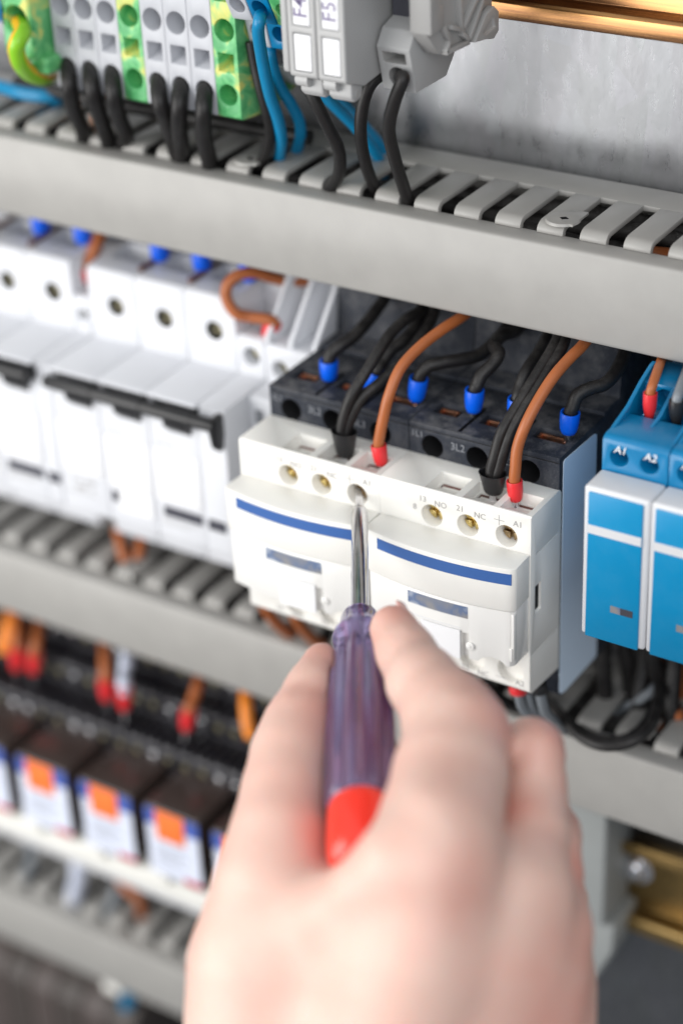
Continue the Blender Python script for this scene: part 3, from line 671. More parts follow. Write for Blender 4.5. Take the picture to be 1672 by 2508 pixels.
# breaker wires
for i, (x, y, lab) in enumerate([(190, 150, 'blue ferrule wire behind the top of the left edge breaker, nearer its middle'), (402, 190, 'blue ferrule wire behind the right pole of the left edge breaker'), (790, 280, 'leftmost blue ferrule wire on the fully visible breaker'), (1002, 335, 'middle blue ferrule wire on the fully visible breaker'), (1240, 385, 'blue ferrule wire behind the brown loop on the fully visible breaker')]):
    p0 = P(VM, x, y + 42, 50); p0 = (p0[0], 52, 20.5); p1 = (p0[0], 52.5, 28)
    wire('wire', lab, [(p0[0], 52.3, 25), (p0[0], 53, 30), (p0[0] + 1, 55, 38), (p0[0] + 2, 56, 50)], 2.0, 'wblack', ('ferblue', p0, p1, 2.8, 3.1), 'wires on top of the breakers')
p0 = P(VM, 1345, 700, 45); p1 = P(VM, 1385, 640, 44.5)
wire('wire', 'brown wire looping over the right breaker pole to a red ferrule', [tuple(np.array(p0) * .5 + np.array(p1) * .5), p1] + W(VM, [(1350, 622, 43), (1260, 610, 41), (1190, 590, 38.5), (1145, 520, 38), (1150, 450, 39), (1205, 400, 42), (1290, 388, 46), (1370, 412, 50), (1450, 430, 54), (1540, 430, 60)]), 1.7, 'wbrown', ('ferred', p0, p1, 2.0, 2.4), 'wires on top of the breakers')
p0 = P(VM, 430, 440, 48); p1 = P(VM, 437, 360, 48)
wire('wire', 'brown wire in a red ferrule between the two white breakers', [tuple(np.array(p0) * .5 + np.array(p1) * .5), p1] + W(VM, [(455, 320, 48.5), (485, 250, 51), (510, 190, 54), (530, 110, 58)]), 1.9, 'wbrown', ('ferred', p0, p1, 2.2, 2.7), 'wires on top of the breakers')
for pts, lab in (([(595, 920, 50), (615, 1010, 44), (640, 1110, 42), (640, 1190, 44), (640, 1260, 52)], 'brown wire dropping from the breaker gap into the middle duct, left of the pair'),
                 ([(720, 940, 52), (705, 1040, 46), (670, 1130, 44), (655, 1200, 46), (650, 1260, 54)], 'brown wire dropping from the breaker gap into the middle duct, right of the pair')):
    wire('wire', lab, W(VN, pts), 1.9, 'wbrown', None, 'brown wires below the breakers')
for i, x in enumerate((-6, -1, 6)):
    cable([(x, 66, 10), (x - 1, 62, 22), (x + 1, 60, 34), (x + 2, 58, 48)], 1.9, 'wblack' if i != 1 else 'wgrey', ['black wire behind the middle fin of the white finned device', 'grey wire rising behind the fins of the white device', 'black wire behind the last fin of the white device'][i], 'wire', 'wire', 'wires behind the fins')

# ------------------------------------------------------------------ terminal blocks, top left
def terminal(label, x0, w_, mt, group, side=True):
    t = thing('terminal_block', label, 'terminal block', (x0 + w_ / 2, 69, 79.5), group)
    g = G().prism([(30, 80), (30, 133), (69, 140), (69, 84), (44, 78), (31, 79.3)], x0 + .05, x0 + w_ - .05)
    cut = G(); xc = x0 + w_ / 2
    cut.cyl((xc, 29, 103.6), (xc, 41, 103.6), 3.1)
    cut.cyl((xc, 29, 86.0), (xc, 40, 86.0), 2.9); cut.box(xc - 2.6, xc + 2.6, 29, 34, 111.3, 116.5)
    c2 = G().prism([(29, 97.6), (38, 95.6), (35, 93.6), (29, 91.9)], xc - 2.5, xc + 2.5)
    o = part('housing', g, M[mt], t, cuts=[cut, c2], bevel=.3)
    part('contact', G().cyl((xc, 39.6, 103.6), (xc, 40.4, 103.6), 2.9), M['fuse'] if mt != 'green' else M['green'], t)
    return t
GT = 'terminal blocks in the row at top left'
w8 = 7.87; xs0 = -76.2
t0 = terminal('grey terminal block with a black wire, furthest left of the grey row', xs0, w8, 'term', GT)
xx = [xs0 + w8 * k for k in range(9)]
dup(t0, (w8, 0, 0), 'second grey terminal block from the left with a black wire'); dup(t0, (2 * w8, 0, 0), 'grey terminal block left of the first green one')
tg = terminal('green and yellow terminal block between the two groups of grey ones', xs0 + 3 * w8, w8, 'green', GT)
for k, lab in ((4, 'grey terminal block right beside the first green one'), (5, 'middle grey terminal block of the right hand three'), (6, 'grey terminal block left of the second green one')):
    dup(t0, (k * w8, 0, 0), lab)
dup(tg, (4 * w8, 0, 0), 'green and yellow terminal block at the right end of the grey row')
# big earth terminal with looped wire
t = thing('earth_terminal', 'large green and yellow earth terminal at the top left corner with a looped wire', 'terminal block', (-78, 69, 90))
part('housing', G().prism([(22, 90), (22, 140), (69, 140), (69, 88), (30, 86)], -87.2, -76.6), M['green'], t, cuts=G().cyl((-82.2, 21, 100.4), (-82.2, 34, 100.4), 3.9), bevel=1.0, seg=3)
part('foot', G().prism([(24, 85), (24, 90), (40, 89), (40, 84)], -80.5, -74.2), M['green'], t, bevel=1.2, seg=3)
wire('wire', 'thick green and yellow wire looping out of the big earth terminal', W(VZ, [(180, 210, 30), (215, 260, 24), (235, 330, 18), (190, 420, 15), (170, 510, 15), (205, 640, 17), (290, 740, 22), (400, 790, 28), (480, 795, 36), (520, 770, 44)]), 2.4, 'wgy', None, None, uv=True)
cable(W(VZ, [(-60, 880, 50), (60, 905, 48), (200, 950, 46), (350, 975, 46), (480, 985, 47), (600, 990, 50), (600, 1040, 55), (500, 1100, 56), (450, 1180, 58)]), 2.1, 'wblue', 'sky blue wire crossing over the top duct at the left edge', 'wire', 'wire')
part_ = G().box(-110, -88.5, 40, 69, 92, 140)
tag(part('terminal_block', part_, M['blue'], None, bevel=.5, org=(-98, 69, 92)), 'bright blue terminal block just showing at the top left edge', 'terminal block')
# black wires of the grey row
GB = 'black wires from the grey terminal row'
labs = ['black wire from the leftmost grey terminal', 'black wire from the second grey terminal', 'black wire from the third grey terminal', 'black wire from the grey terminal right of the first green block', 'black wire from the middle grey terminal of the right hand three', 'black wire from the grey terminal left of the second green block']
seqs = [[(165, 165), (160, 195), (170, 250), (190, 295), (197, 325)], [(218, 172), (213, 205), (228, 260), (245, 310), (255, 345)], [(268, 185), (262, 215), (272, 265), (290, 310), (285, 335)],
        [(372, 200), (368, 235), (385, 280), (400, 330), (412, 370)], [(420, 212), (412, 245), (412, 300), (418, 345), (418, 378)], [(477, 222), (468, 255), (468, 310), (480, 365), (486, 398)]]
for s, lab, k in zip(seqs, labs, (0, 1, 2, 4, 5, 6)):
    xc = xs0 + w8 * (k + .5)
    pts = [(xc, 37, 87), (xc, 31, 86.4)] + [P(D, s[1][0], s[1][1], 26.5), P(D, s[2][0], s[2][1], 30), P(D, s[3][0], s[3][1], 35)]
    e = P(D, s[4][0], s[4][1], 39); pts += [e, (e[0] + .6, 43, e[2] - 12)]
    wire('wire', lab, pts, 2.35, 'wblack', None, GB)
cable(W(D, [(225, 225, 44), (222, 260, 46), (226, 290, 50)]), 1.6, 'worange', 'short orange wire glimpsed between the black wires at top left', 'wire', 'wire')
cable([(-110, 50, 70), (-80, 47, 70.5), (-40, 48, 70), (-5, 50, 69.5)], 2.0, 'wblack', 'black wire lying behind the grey terminals along the duct', 'wire', 'wire')

# sloping three level terminals between the green block and the fuses
def slanted(label, x0, w_, mt, ww=None):
    t = thing('tiered_terminal', label, 'terminal block', (x0 + w_ / 2, 69, 80), 'sloping tiered terminals')
    g = G().prism([(22, 135), (23, 118), (28, 108), (33, 107), (35, 99), (42, 97.5), (44, 90), (50, 84), (69, 82), (69, 135)], x0, x0 + w_)
    cut = G(); xc = x0 + w_ / 2
    cut.cyl((xc, 20, 112.5), (xc, 34, 112.5), 2.2); cut.cyl((xc, 30, 103.4), (xc, 42, 103.4), 2.1); cut.cyl((xc, 38, 93.5), (xc, 50, 93.5), 2.1)
    part('housing', g, M[mt], t, cuts=cut, bevel=.35)
    return t
slanted('grey tiered terminal right behind the second green block', -12.6, 6.6, 'term')
slanted('blue tiered terminal with blue wires bending down from it', -5.8, 7.0, 'ferblue_t' if False else 'blue')
slanted('green tiered terminal against the grey fuse holders', 1.6, 7.0, 'green')
wire('wire', 'blue wire dropping from the blue tiered terminal, nearest the camera', W(VK, [(400, 190, 26), (385, 260, 22), (370, 400, 23), (400, 620, 25), (450, 900, 28), (520, 1200, 32), (620, 1500, 36), (660, 1750, 40), (640, 1950, 44), (630, 2080, 48)]), 1.65, 'wblue', None, 'blue wires at the top')
wire('wire', 'blue wire dropping behind its twin from the blue tiered terminal', W(VK, [(540, 560, 40), (520, 650, 36), (560, 850, 37), (650, 1100, 40), (780, 1300, 43), (880, 1500, 46), (900, 1700, 48), (850, 1900, 52), (800, 2050, 56)]), 1.6, 'wblue', None, 'blue wires at the top')
wire('wire', 'black wire falling between the green block and the blue wires', W(VK, [(280, 520, 34), (330, 800, 34), (400, 1100, 34), (480, 1400, 35), (520, 1650, 37), (470, 1900, 39), (400, 2060, 41), (380, 2180, 45)]), 1.6, 'wblack', None, None)

# ------------------------------------------------------------------ fuse terminals F4 F5
def fuse(label, x0, txt, org):
    t = thing('fuse_terminal', label, 'fuse terminal', org, 'grey fuse terminals')
    x1 = x0 + 8.15
    g = G().prism([(5, 105), (5.3, 104.3), (13.2, 101.4), (25.8, 102.9), (26.6, 106), (28.6, 119), (28.6, 140), (60, 142), (60, 112), (69, 112), (69, 150), (5, 150)], x0 + .04, x1 - .04)
    cut = G().box(x0 + 1.5, x1 - 1.5, 4, 6.2, 105.7, 115.2).box(x0 + 1.5, x1 - 1.5, 4, 6.2, 117.0, 128)
    part('housing', g, M['fuse'], t, cuts=cut, bevel=.45, seg=3)
    part('blank_label', G().box(x0 + 1.75, x1 - 1.75, 5.15, 6.3, 105.95, 114.9), M['label'], t, bevel=.1)
    l = part('marked_label', G().box(x0 + 1.75, x1 - 1.75, 5.15, 6.3, 117.25, 127.8), M['label'], t, bevel=.1)
    part('printed_markings', text_g(txt, 5.4, (x0 + x1) / 2, 5.12, 121.6, rot=math.pi / 2, thick=.05, fat=.02), M['inkd'], t)
    part('hinge_foot', G().prism([(8, 103.4), (8, 99.8), (9.5, 98.3), (11.8, 98.4), (13.0, 100), (13.2, 101.8)], x0 + .9, x1 - .6), M['fuse'], t, bevel=.5, seg=3)
    part('hinge_pin', G().cyl((x1 - .58, 10.8, 100.2), (x1 - .3, 10.8, 100.2), 1.2), M['clampg'], t)
    part('hinge_foot', G().cyl((x0 + 1, 7.5, 103.2), (x0 + 4.5, 7.5, 103.2), 1.9), M['fuse'], t)
    return t
fuse('grey fuse terminal with the white tag F4', 20.2, 'F4', (24, 69, 100))
fuse('grey fuse terminal with the white tag F5', 28.45, 'F5', (32, 69, 100))
t = thing('end_plate', 'thin grey end plate on the left of fuse terminal F4', 'end plate', (19.2, 69, 104))
part('plate', G().prism([(5.1, 106), (5.4, 105), (14, 102.5), (26, 104), (26.6, 107), (28.6, 119), (28.6, 150), (5.1, 150)], 18.3, 20.1), M['fuse'], t, bevel=.4, seg=3)
# through terminal with the black wire
t = thing('terminal_block', 'grey terminal block right of fuse F5 with one curved black wire', 'terminal block', (42, 69, 99))
g = G().prism([(18, 110.2), (20.8, 98.7), (35.8, 98.6), (40.2, 103.2), (40.2, 112), (60, 116), (60, 150), (30, 150), (30, 117), (21, 114.2)], 37.2, 46.6)
part('housing', g, M['fuse'], t, cuts=[G().prism([(17, 109.2), (26, 108), (26, 106), (18.6, 106.2)], 38.6, 45), G().cyl((42.2, 17, 102.4), (42.2, 32, 102.4), 2.7)], inner=M['clampg'], bevel=.3)
part('cavity_shade', G().box(37.3, 45.5, 26, 30, 113, 125), M['winddark'], t)  # dark sheet standing in for the shade of the open cavity
part('rib', G().prism([(22, 123.0), (22, 135), (30, 135), (30, 121.5)], 42.0, 46), M['fuse'], t, bevel=.5)
wire('wire', 'black wire curving from the grey terminal right of fuse F5 into the duct', [(42.2, 29, 102.6), (42.2, 21, 102.2)] + W(D, [(925, 180, 17.5), (905, 235, 18), (893, 295, 21), (905, 360, 27), (925, 425, 34), (938, 465, 39), (945, 490, 44)]), 1.7, 'wblack', None, 'black wires under the fuse terminals')
wire('wire', 'black wire curving from under fuse terminal F5 into the duct', W(D, [(880, 165, 30), (850, 195, 27), (832, 245, 26), (828, 310, 27), (838, 370, 32), (855, 420, 38), (870, 450, 43), (878, 475, 48)]), 1.65, 'wblack', None, 'black wires under the fuse terminals')
wire('wire', 'black wire hanging from fuse terminal F4 into the duct', W(D, [(700, 185, 22), (722, 230, 22), (750, 285, 24), (778, 345, 28), (778, 400, 33), (755, 435, 38), (740, 460, 43)]), 1.7, 'wblack', None, 'black wires under the fuse terminals')
wire('wire', 'teal blue wire passing behind the fuse terminals into the duct', W(D, [(740, 215, 44), (770, 245, 46), (815, 290, 50), (855, 340, 54), (875, 380, 58), (880, 410, 60)]), 1.6, 'wblue', None, 'blue wires at the top')
wire('wire', 'second teal blue wire behind the fuse terminals, slightly higher than its neighbour', W(D, [(750, 200, 52), (790, 240, 54), (840, 295, 57), (872, 335, 60), (885, 380, 63)]), 1.6, 'wblue', None, 'blue wires at the top')
# end clamp
t = thing('end_clamp', 'grey stepped end clamp holding the fuse terminals on the golden rail', 'end clamp', (50, 69, 107))
part('body', G().prism([(17.8, 115), (17.8, 150), (49, 150), (49, 118), (51, 116), (51, 107), (49.5, 105.8), (45, 107.2), (37.1, 107.4), (27, 107.2), (24, 108.3)], 47.2, 51.4), M['clampg'], t, bevel=.3)
part('front_block', G().box(47.1, 53, 17.6, 24, 114.8, 150), M['clampg'], t, bevel=.4, cuts=G().box(52.4, 54, 22.6, 25, 121, 126))
rim = [(24.5, 113.8), (27.5, 110.8), (25.6, 108.2), (36.9, 107.6), (37.3, 110.5), (44, 116.5), (44, 140)]
def rib(a, b, w_=.6):
    a = np.array(a); b = np.array(b); d = (b - a) / np.linalg.norm(b - a); n = np.array([-d[1], d[0]]) * w_
    return [tuple(a + n), tuple(b + n), tuple(b - n), tuple(a - n)]
g = G()
for a, b in [((24.3, 115), (27.5, 111)), ((27.5, 111), (25.4, 108.4)), ((25.4, 108.4), (36.8, 107.9)), ((36.8, 108.3), (33.4, 111)), ((33.4, 111), (32.6, 121)), ((32.6, 121), (32.6, 140)), ((37, 108.4), (44.2, 116.4)), ((44.2, 116.4), (44.2, 140)), ((34, 112.2), (43, 119)), ((28, 114), (32.9, 112))]:
    g.prism(rib(a, b), 51.35, 53)
part('rib', g, M['clampg'], t, bevel=.15)
part('foot', G().prism([(38, 107.4), (44, 113.0), (48, 114.0), (50.5, 112), (50.5, 107.0), (48, 105.6), (44, 106.6)], 51.5, 53.6), M['clampg'], t, cuts=G().prism([(42.5, 109.0), (47.5, 111.2), (48.5, 108.6), (43.5, 107.9)], 53, 58), bevel=.6, seg=3)
# DIN rails
def rail(label, x0, x1, zc, mt, name='mounting_rail'):
    t = thing(name, label, 'rail', ((x0 + x1) / 2, 70, zc), 'golden mounting rails')
    h = 17.5
    prof = [(62, zc - h), (62, zc - 13.2), (63, zc - 12.3), (68.7, zc - 12.3), (68.7, zc + 12.3), (63, zc + 12.3), (62, zc + 13.2), (62, zc + h), (63, zc + h), (63, zc + 13.6), (63.4, zc + 13.3), (69.7, zc + 13.3), (69.7, zc - 13.3), (63.4, zc - 13.3), (63, zc - 13.6), (63, zc - h)]
    part('profile', G().prism(prof, x0, x1), M[mt], t, bevel=.35, seg=3)
    return t
rail('copper gold rail behind the end clamp at the top right', 20, 230, 123.6, 'gold')
r2 = rail('dull golden rail with bright screws at the bottom right', 86, 230, -167.0, 'goldgreen')
for i, (x, z) in enumerate(((92.5, -163.5), (117.5, -163.5), (142, -163.5))):
    s = thing('screw', ['bright dome headed screw in the dull golden rail, left of the two', 'bright screw in the dull golden rail at the right edge', 'bright screw in the dull golden rail beyond the right edge'][i], 'screw', (x, 68, z), 'screws in the lower rail')
    part('head', G().ball((x, 66.5, z), (4.2, 2.6, 4.2)), M['zinc'], s)
    part('washer', G().cyl((x + 1, 68.6, z - .3), (x + 1, 67.6, z - .3), 5.6), M['zinc'], s, bevel=.2)
# vertical grey profile, lower right
t = thing('vertical_profile', 'upright pale grey plastic profile between the hand and the dull golden rail', 'profile', (84, 69, -215))
part('profile', G().box(72, 90.8, 50, 69, -176, -118).prism([(72, -176.1), (93.8, -176.1), (93.4, -187), (87.5, -201), (72, -205)], 52, 69, 'Y'), plastic('pale_grey_profile', (.30, .315, .31), .45, .03, .04), t, bevel=1.2, seg=3)

# ------------------------------------------------------------------ relay sockets and relays, lower left
def socket(label, x0, org):
    t = thing('relay_socket', label, 'relay socket', org, 'black relay sockets in a row')
    x1 = x0 + 27.2
    prof = [(30, -160.5), (30, -150), (31, -149), (41, -147.6), (41, -139), (42, -138), (50, -137), (50, -128), (69, -127), (69, -186), (36, -186), (36, -160.5)]
    cut = G()
    for k in range(4):
        x = x0 + 3.4 + k * 6.8
        cut.cyl((x, 29, -155), (x, 33, -155), 2.3); cut.cyl((x, 40, -143.2), (x, 45, -143.2), 2.3); cut.cyl((x, 49, -132.6), (x, 53, -132.6), 2.2)
    for k in range(1, 4): cut.box(x0 + k * 6.8 - .3, x0 + k * 6.8 + .3, 29, 38, -152, -140); 
    part('housing', G().prism(prof, x0, x1), M['relaybase'], t, cuts=cut, bevel=.3)
    for k in range(8): part('rib', G().box(x0 + 1.2 + k * 3.4, x0 + 2.2 + k * 3.4, 30.6, 41.4, -149.2, -146.6).box(x0 + 1.2 + k * 3.4, x0 + 2.2 + k * 3.4, 42.2, 50.4, -139, -136.2), M['relaybase'], t)
    for k in range(4):
        x = x0 + 3.4 + k * 6.8
        for yy, zz in ((31.2, -155), (42, -143.2), (51, -132.6)):
            part('screw', G().cyl((x, yy + .8, zz), (x, yy, zz), 1.9).ball((x, yy, zz), (1.7, .7, 1.7), 10), M['zinc'] if rnd.random() < .35 else M['screw'], t)
    return t
rx = [-140.4 - 27.6, -140.4, -112.8, -85.2, -57.6, -30.0]
sl = ['black relay socket at the far left edge', 'black relay socket above the half hidden left relay', 'black relay socket above the second orange flagged relay', 'black relay socket with the pale and brown wires', 'black relay socket beside the hand with a single brown wire', 'black relay socket mostly behind the hand']
for x, lab in zip(rx, sl): socket(lab, x - 22 + 0, (x - 8, 69, -186))
socket('black relay socket hidden behind the hand', 5.6 - 22 + 0, (-3, 69, -186)) if False else None
def relay(x0):
    t = thing('plug_relay', 'dark smoky relay with orange flag and pale label, first from the left fully in view', 'relay', (x0 + 11, 36, -186), 'plug in relays with orange flags')
    part('case', G().box(x0, x0 + 22.5, 9.6, 56, -184.5, -155.6), M['relay'], t, bevel=.7, seg=3)
    part('label', G().box(x0 + .7, x0 + 21.8, 9.3, 9.65, -184, -163.0), M['rwhite'], t)
    part('blue_band', G().box(x0 + .4, x0 + 22.1, 9.25, 9.7, -163.0, -156.6), M['rblue'], t)
    part('orange_flag', G().box(x0 + 4.8, x0 + 16.4, 8.9, 9.5, -168.2, -156.3), M['rorange'], t, bevel=.3)
    part('red_mark', G().box(x0 + 14.5, x0 + 21.8, 9.2, 9.66, -184.3, -181.9), M['rred'], t)
    gs = [G().box(x0 + 4, x0 + 4 + l, 9.22, 9.32, z, z + .5) for z, l in ((-172, 11), (-174, 13), (-176.4, 9), (-178.6, 12))]
    part('printed_lines', merge(*gs), M['inkg'], t)
    return t
rl = relay(-112.8)
RL = []
dup(rl, (27.6, 0, 0), 'dark smoky relay with orange flag, the middle one of the three whole ones'); dup(rl, (55.2, 0, 0), 'dark smoky relay with orange flag, last whole one before the hand')
dup(rl, (-27.6, 0, 0), 'dark smoky relay cut by the left edge of the photo'); dup(rl, (82.8, 0, 0), 'dark smoky relay half hidden behind the hand')
t = thing('retaining_strip', 'long ivory plastic strip with rounded bumps under the relays', 'strip', (-90, 69, -200))
g = G().box(-185, 25, 12, 17, -196.5, -188.5)
part('strip', g, M['strip'], t, bevel=.5)
for k in range(-2, 5):
    x = -112.8 + 27.6 * k
    part('bump', G().prism([(x - 6.5, -189), (x - 5.5, -186.6), (x - 2, -185.2), (x + 3, -185.2), (x + 6.4, -186.6), (x + 7.4, -189)], 9.9, 16, 'Y'), M['strip'], t, bevel=.6, seg=3)
tag(part('socket_base', G().box(-185, 25, 18, 69, -206, -187.5), M['greyw'], None, bevel=.4, org=(-80, 69, -206)), 'pale grey lower socket base behind the ivory strip', 'socket base')
# wires into the sockets
def red(label, tip, top, pts, mt, Y=36, r=2.0):
    p0 = P(VL, *tip, Y); p1 = P(VL, *top, Y)
    wire('wire', label, [tuple(np.array(p0) * .5 + np.array(p1) * .5), p1] + W(VL, pts), r, mt, ('ferred', p0, p1, 2.3, 2.7), 'wires plugged into the relay sockets')
red('brown wire with red ferrule, left of the pair at the left edge', (95, 425), (90, 300), [(95, 240, 38), (100, 160, 44), (100, 80, 52)], 'wbrown')
red('brown wire with red ferrule, right of the pair at the left edge', (185, 440), (190, 330), [(200, 270, 38), (215, 200, 44), (220, 100, 52)], 'wbrown')
red('brown wire with red ferrule left of the pale wire', (585, 590), (575, 470), [(572, 400, 38), (572, 310, 44), (565, 220, 52)], 'wbrown')
red('pale blue grey wire with a red ferrule above the relays', (680, 640), (675, 505), [(680, 440, 38), (690, 360, 42), (690, 260, 52)], 'wlight', Y=32, r=2.3)
red('single brown wire with red ferrule nearest the hand', (1015, 750), (1030, 640), [(1050, 590, 36), (1080, 500, 41), (1100, 400, 50)], 'wbrown', Y=33)
cable(W(VL, [(20, 320, 40), (40, 240, 42), (65, 160, 46), (80, 80, 54)]), 3.0, 'worange', 'thick orange wire at the left edge under the middle duct', 'wire', 'wire', 'orange wires')
cable(W(VL, [(1370, 790, 32), (1350, 720, 33), (1340, 620, 36), (1340, 520, 42), (1335, 430, 52)]), 2.2, 'worange', 'orange wire just left of the thumb', 'wire', 'wire', 'orange wires')
# wires under the strip
for pts, mt, lab, r in (([(150, 1330, 40), (180, 1440, 38), (150, 1530, 38), (130, 1640, 46)], 'wgrey', 'grey wire under the ivory strip at the left edge', 2.0),
                     ([(430, 1440, 40), (430, 1540, 38), (410, 1640, 38), (400, 1740, 44)], 'wlight', 'pale lilac wires falling from the strip into the lowest duct', 3.2),
                     ([(660, 1560, 42), (690, 1610, 40), (760, 1680, 40), (780, 1780, 46)], 'wbrown', 'brown wire under the ivory strip', 2.0),
                     ([(640, 1600, 42), (620, 1680, 40), (580, 1760, 42), (560, 1860, 50)], 'wgrey', 'grey wire beside the brown one under the strip', 2.0)):
    cable(W(VL, pts), r, mt, lab, 'wire', 'wire', 'wires under the ivory strip')
# dark terminals under the lowest duct
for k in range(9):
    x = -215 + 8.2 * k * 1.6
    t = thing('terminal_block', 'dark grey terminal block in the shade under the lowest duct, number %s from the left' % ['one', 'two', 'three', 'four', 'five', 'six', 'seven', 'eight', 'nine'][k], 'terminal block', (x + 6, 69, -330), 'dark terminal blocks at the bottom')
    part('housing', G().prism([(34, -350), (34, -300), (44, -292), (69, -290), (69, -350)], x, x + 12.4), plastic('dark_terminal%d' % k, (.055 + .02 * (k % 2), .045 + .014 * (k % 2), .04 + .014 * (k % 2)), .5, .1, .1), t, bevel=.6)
cable(W(VL, [(690, 2100, 40), (700, 2200, 40), (690, 2290, 42), (680, 2420, 44)]), 3.0, 'wblue', 'teal wire dropping below the lowest duct', 'wire', 'wire')
t = thing('cover_clip', 'small ivory clip under the lower edge of the lowest duct', 'clip', (-103, 33, -277))
part('clip', G().box(-107.5, -99, 31, 37, -282, -276.2), M['strip'], t, bevel=1.5, seg=3)

# ------------------------------------------------------------------ wires under the right contactor
VQ = VR
GU = 'wires under the right contactor'
def under(label, pts, r, mt, fer=None): wire('wire', label, W(VQ, pts), r, mt, fer, GU)
under('light grey wire leaving the red ferrule under the right contactor', [(285, 400, 10), (290, 470, 11), (320, 560, 14), (420, 660, 20), (540, 720, 27), (640, 740, 36), (700, 700, 50)], 1.35, 'wgrey')
p0 = P(VQ, 282, 370, 10); p1 = P(VQ, 284, 428, 10)
t = thing('ferrule', 'red ferrule peeking out below terminal A2 of the right contactor', 'ferrule', p0); part('collar', G().cyl(p0, p1, 2.6), M['ferred'], t, bevel=.3)
under('grey wire between two others under the right contactor', [(360, 420, 12), (375, 500, 14), (410, 580, 18), (500, 660, 24), (600, 720, 32), (660, 700, 46)], 1.2, 'wgrey')
under('lightest grey wire in a black ferrule under the right contactor', [(445, 420, 12), (470, 520, 14), (500, 600, 18), (580, 680, 26), (660, 740, 36), (700, 700, 52)], 1.5, 'wgrey')
p0 = P(VQ, 438, 360, 12); p1 = P(VQ, 447, 430, 12)
t = thing('ferrule', 'black ferrule under the lower right corner of the right contactor', 'ferrule', p0); part('collar', G().cyl(p0, p1, 2.4), M['ferblack'], t, bevel=.3)
under('grey wire sweeping up to the right behind the black loop', [(640, 640, 58), (800, 670, 56), (950, 620, 52), (1120, 550, 50), (1300, 440, 50), (1400, 330, 56)], 1.5, 'wgrey')
under('grey wire behind the black loop, higher and further back', [(600, 660, 64), (760, 610, 63), (900, 570, 62), (1080, 500, 61), (1250, 400, 62)], 1.4, 'wgrey')
under('thick black wire hanging in a big loop over the middle duct at right', [(480, 470, 40), (560, 540, 34), (640, 640, 28), (760, 770, 24), (900, 840, 22), (1050, 850, 23), (1200, 800, 26), (1310, 700, 32), (1360, 560, 40), (1380, 400, 50), (1390, 200, 62)], 1.6, 'wblack')
under('second black wire inside the hanging loop', [(520, 440, 52), (620, 560, 44), (740, 700, 36), (880, 790, 33), (1040, 810, 33), (1180, 760, 36), (1290, 640, 44), (1330, 480, 54)], 1.45, 'wblack')
under('brown wire hanging below the blue relay, further left', [(1390, 150, 63), (1410, 350, 63), (1420, 560, 62), (1370, 720, 61), (1290, 880, 60)], 1.5, 'wbrown')
under('brown wire hanging below the blue relay at the right edge', [(1550, 180, 60), (1545, 400, 60), (1550, 620, 60), (1560, 820, 58)], 1.6, 'wbrown')
under('third black wire of the hanging loop, nearest the plate', [(560, 420, 60), (660, 520, 52), (800, 650, 44), (930, 730, 40), (1060, 760, 40), (1180, 700, 42), (1260, 580, 50), (1290, 440, 60)], 1.3, 'wblack')
under('rust brown wire crossing behind the black loop', [(1560, 600, 50), (1440, 660, 50), (1330, 760, 52), (1240, 860, 56)], 1.4, 'wbrown')
under('black wire leaving downwards behind the hand', [(20, 350, 22), (90, 450, 24), (200, 520, 28), (330, 560, 34), (460, 600, 42)], 2.0, 'wblack')
for k in range(9):  # black wires added to make the gap below the relays dark
    x = 88 + 5.2 * k
    cable([(x, 60 + (k % 3) * 2.5, -20), (x + 2, 56 + (k % 2) * 4, -45), (x - 1, 52 + (k % 3) * 4, -68), (x + 1, 50 + (k % 2) * 6, -86), (x + 1, 52, -100)], 2.4, 'wblack', 'black wire added to darken the gap under the blue relays, %s from the left' % ['first', 'second', 'third', 'fourth', 'fifth', 'sixth', 'seventh', 'eighth', 'ninth'][k], 'wire', 'wire', 'added wires darkening the gap under the blue relays')
for k, x in enumerate((-14, -3, 26, 50, 72)):
    cable([(x, 24, -66), (x + 1, 25, -74), (x + 2, 31, -84), (x + 2.5, 42, -96)], 1.9, 'wbrown' if k < 2 else 'wblack', ['brown wire under the finned device going into the middle duct', 'brown wire below the left contactor entering the middle duct', 'black wire below the left contactor entering the middle duct', 'black wire below the seam of the two contactors', 'black wire below the right contactor entering the middle duct'][k], 'wire', 'wire', 'wires between contactors and middle duct')

# ------------------------------------------------------------------ screwdriver
tipv = at(880, 1251, 529.0)
def dline(v, u, k=5.15e-7, v0=1251., z0=1 / 529.):
    return at(u, v, 1 / (z0 + k * (v - v0)))
A = tipv; E = dline(2128, 885)
dirv = (E - A) / np.linalg.norm(E - A); Ltot = np.linalg.norm(E - A)
Hs = np.linalg.norm(dline(1508, 881) - A)
drv = thing('screwdriver', 'small screwdriver with translucent purple handle and red end cap held in the hand', 'screwdriver', tuple(A))
part('blade', G().lathe(tuple(A - dirv * 9.5), tuple(dirv), [(0, 1.1), (2, 1.25), (6, 1.35), (9.5, 1.45), (Hs + 20, 1.45)], 24, a=Vector((1, 0, 0)), fl=lambda t_, th: (1 if t_ > 7 else 1 / math.sqrt((math.cos(th) / 1.0) ** 2 + (math.sin(th) / (.35 + .65 * t_ / 7)) ** 2))), M['steel'], drv, ang=50)
part('sleeve', G().lathe(tuple(A), tuple(dirv), [(0, 1.5), (.25, 1.95), (1.2, 2.2), (Hs * .5, 2.25), (Hs + 2, 2.3)], 32), M['steel'], drv, ang=60)
Lh = Ltot - Hs; H0 = A + dirv * Hs
def flute(t_, th): return 1 + (.085 * math.cos(9 * th) if 12 < t_ < Lh - 19 else 0)
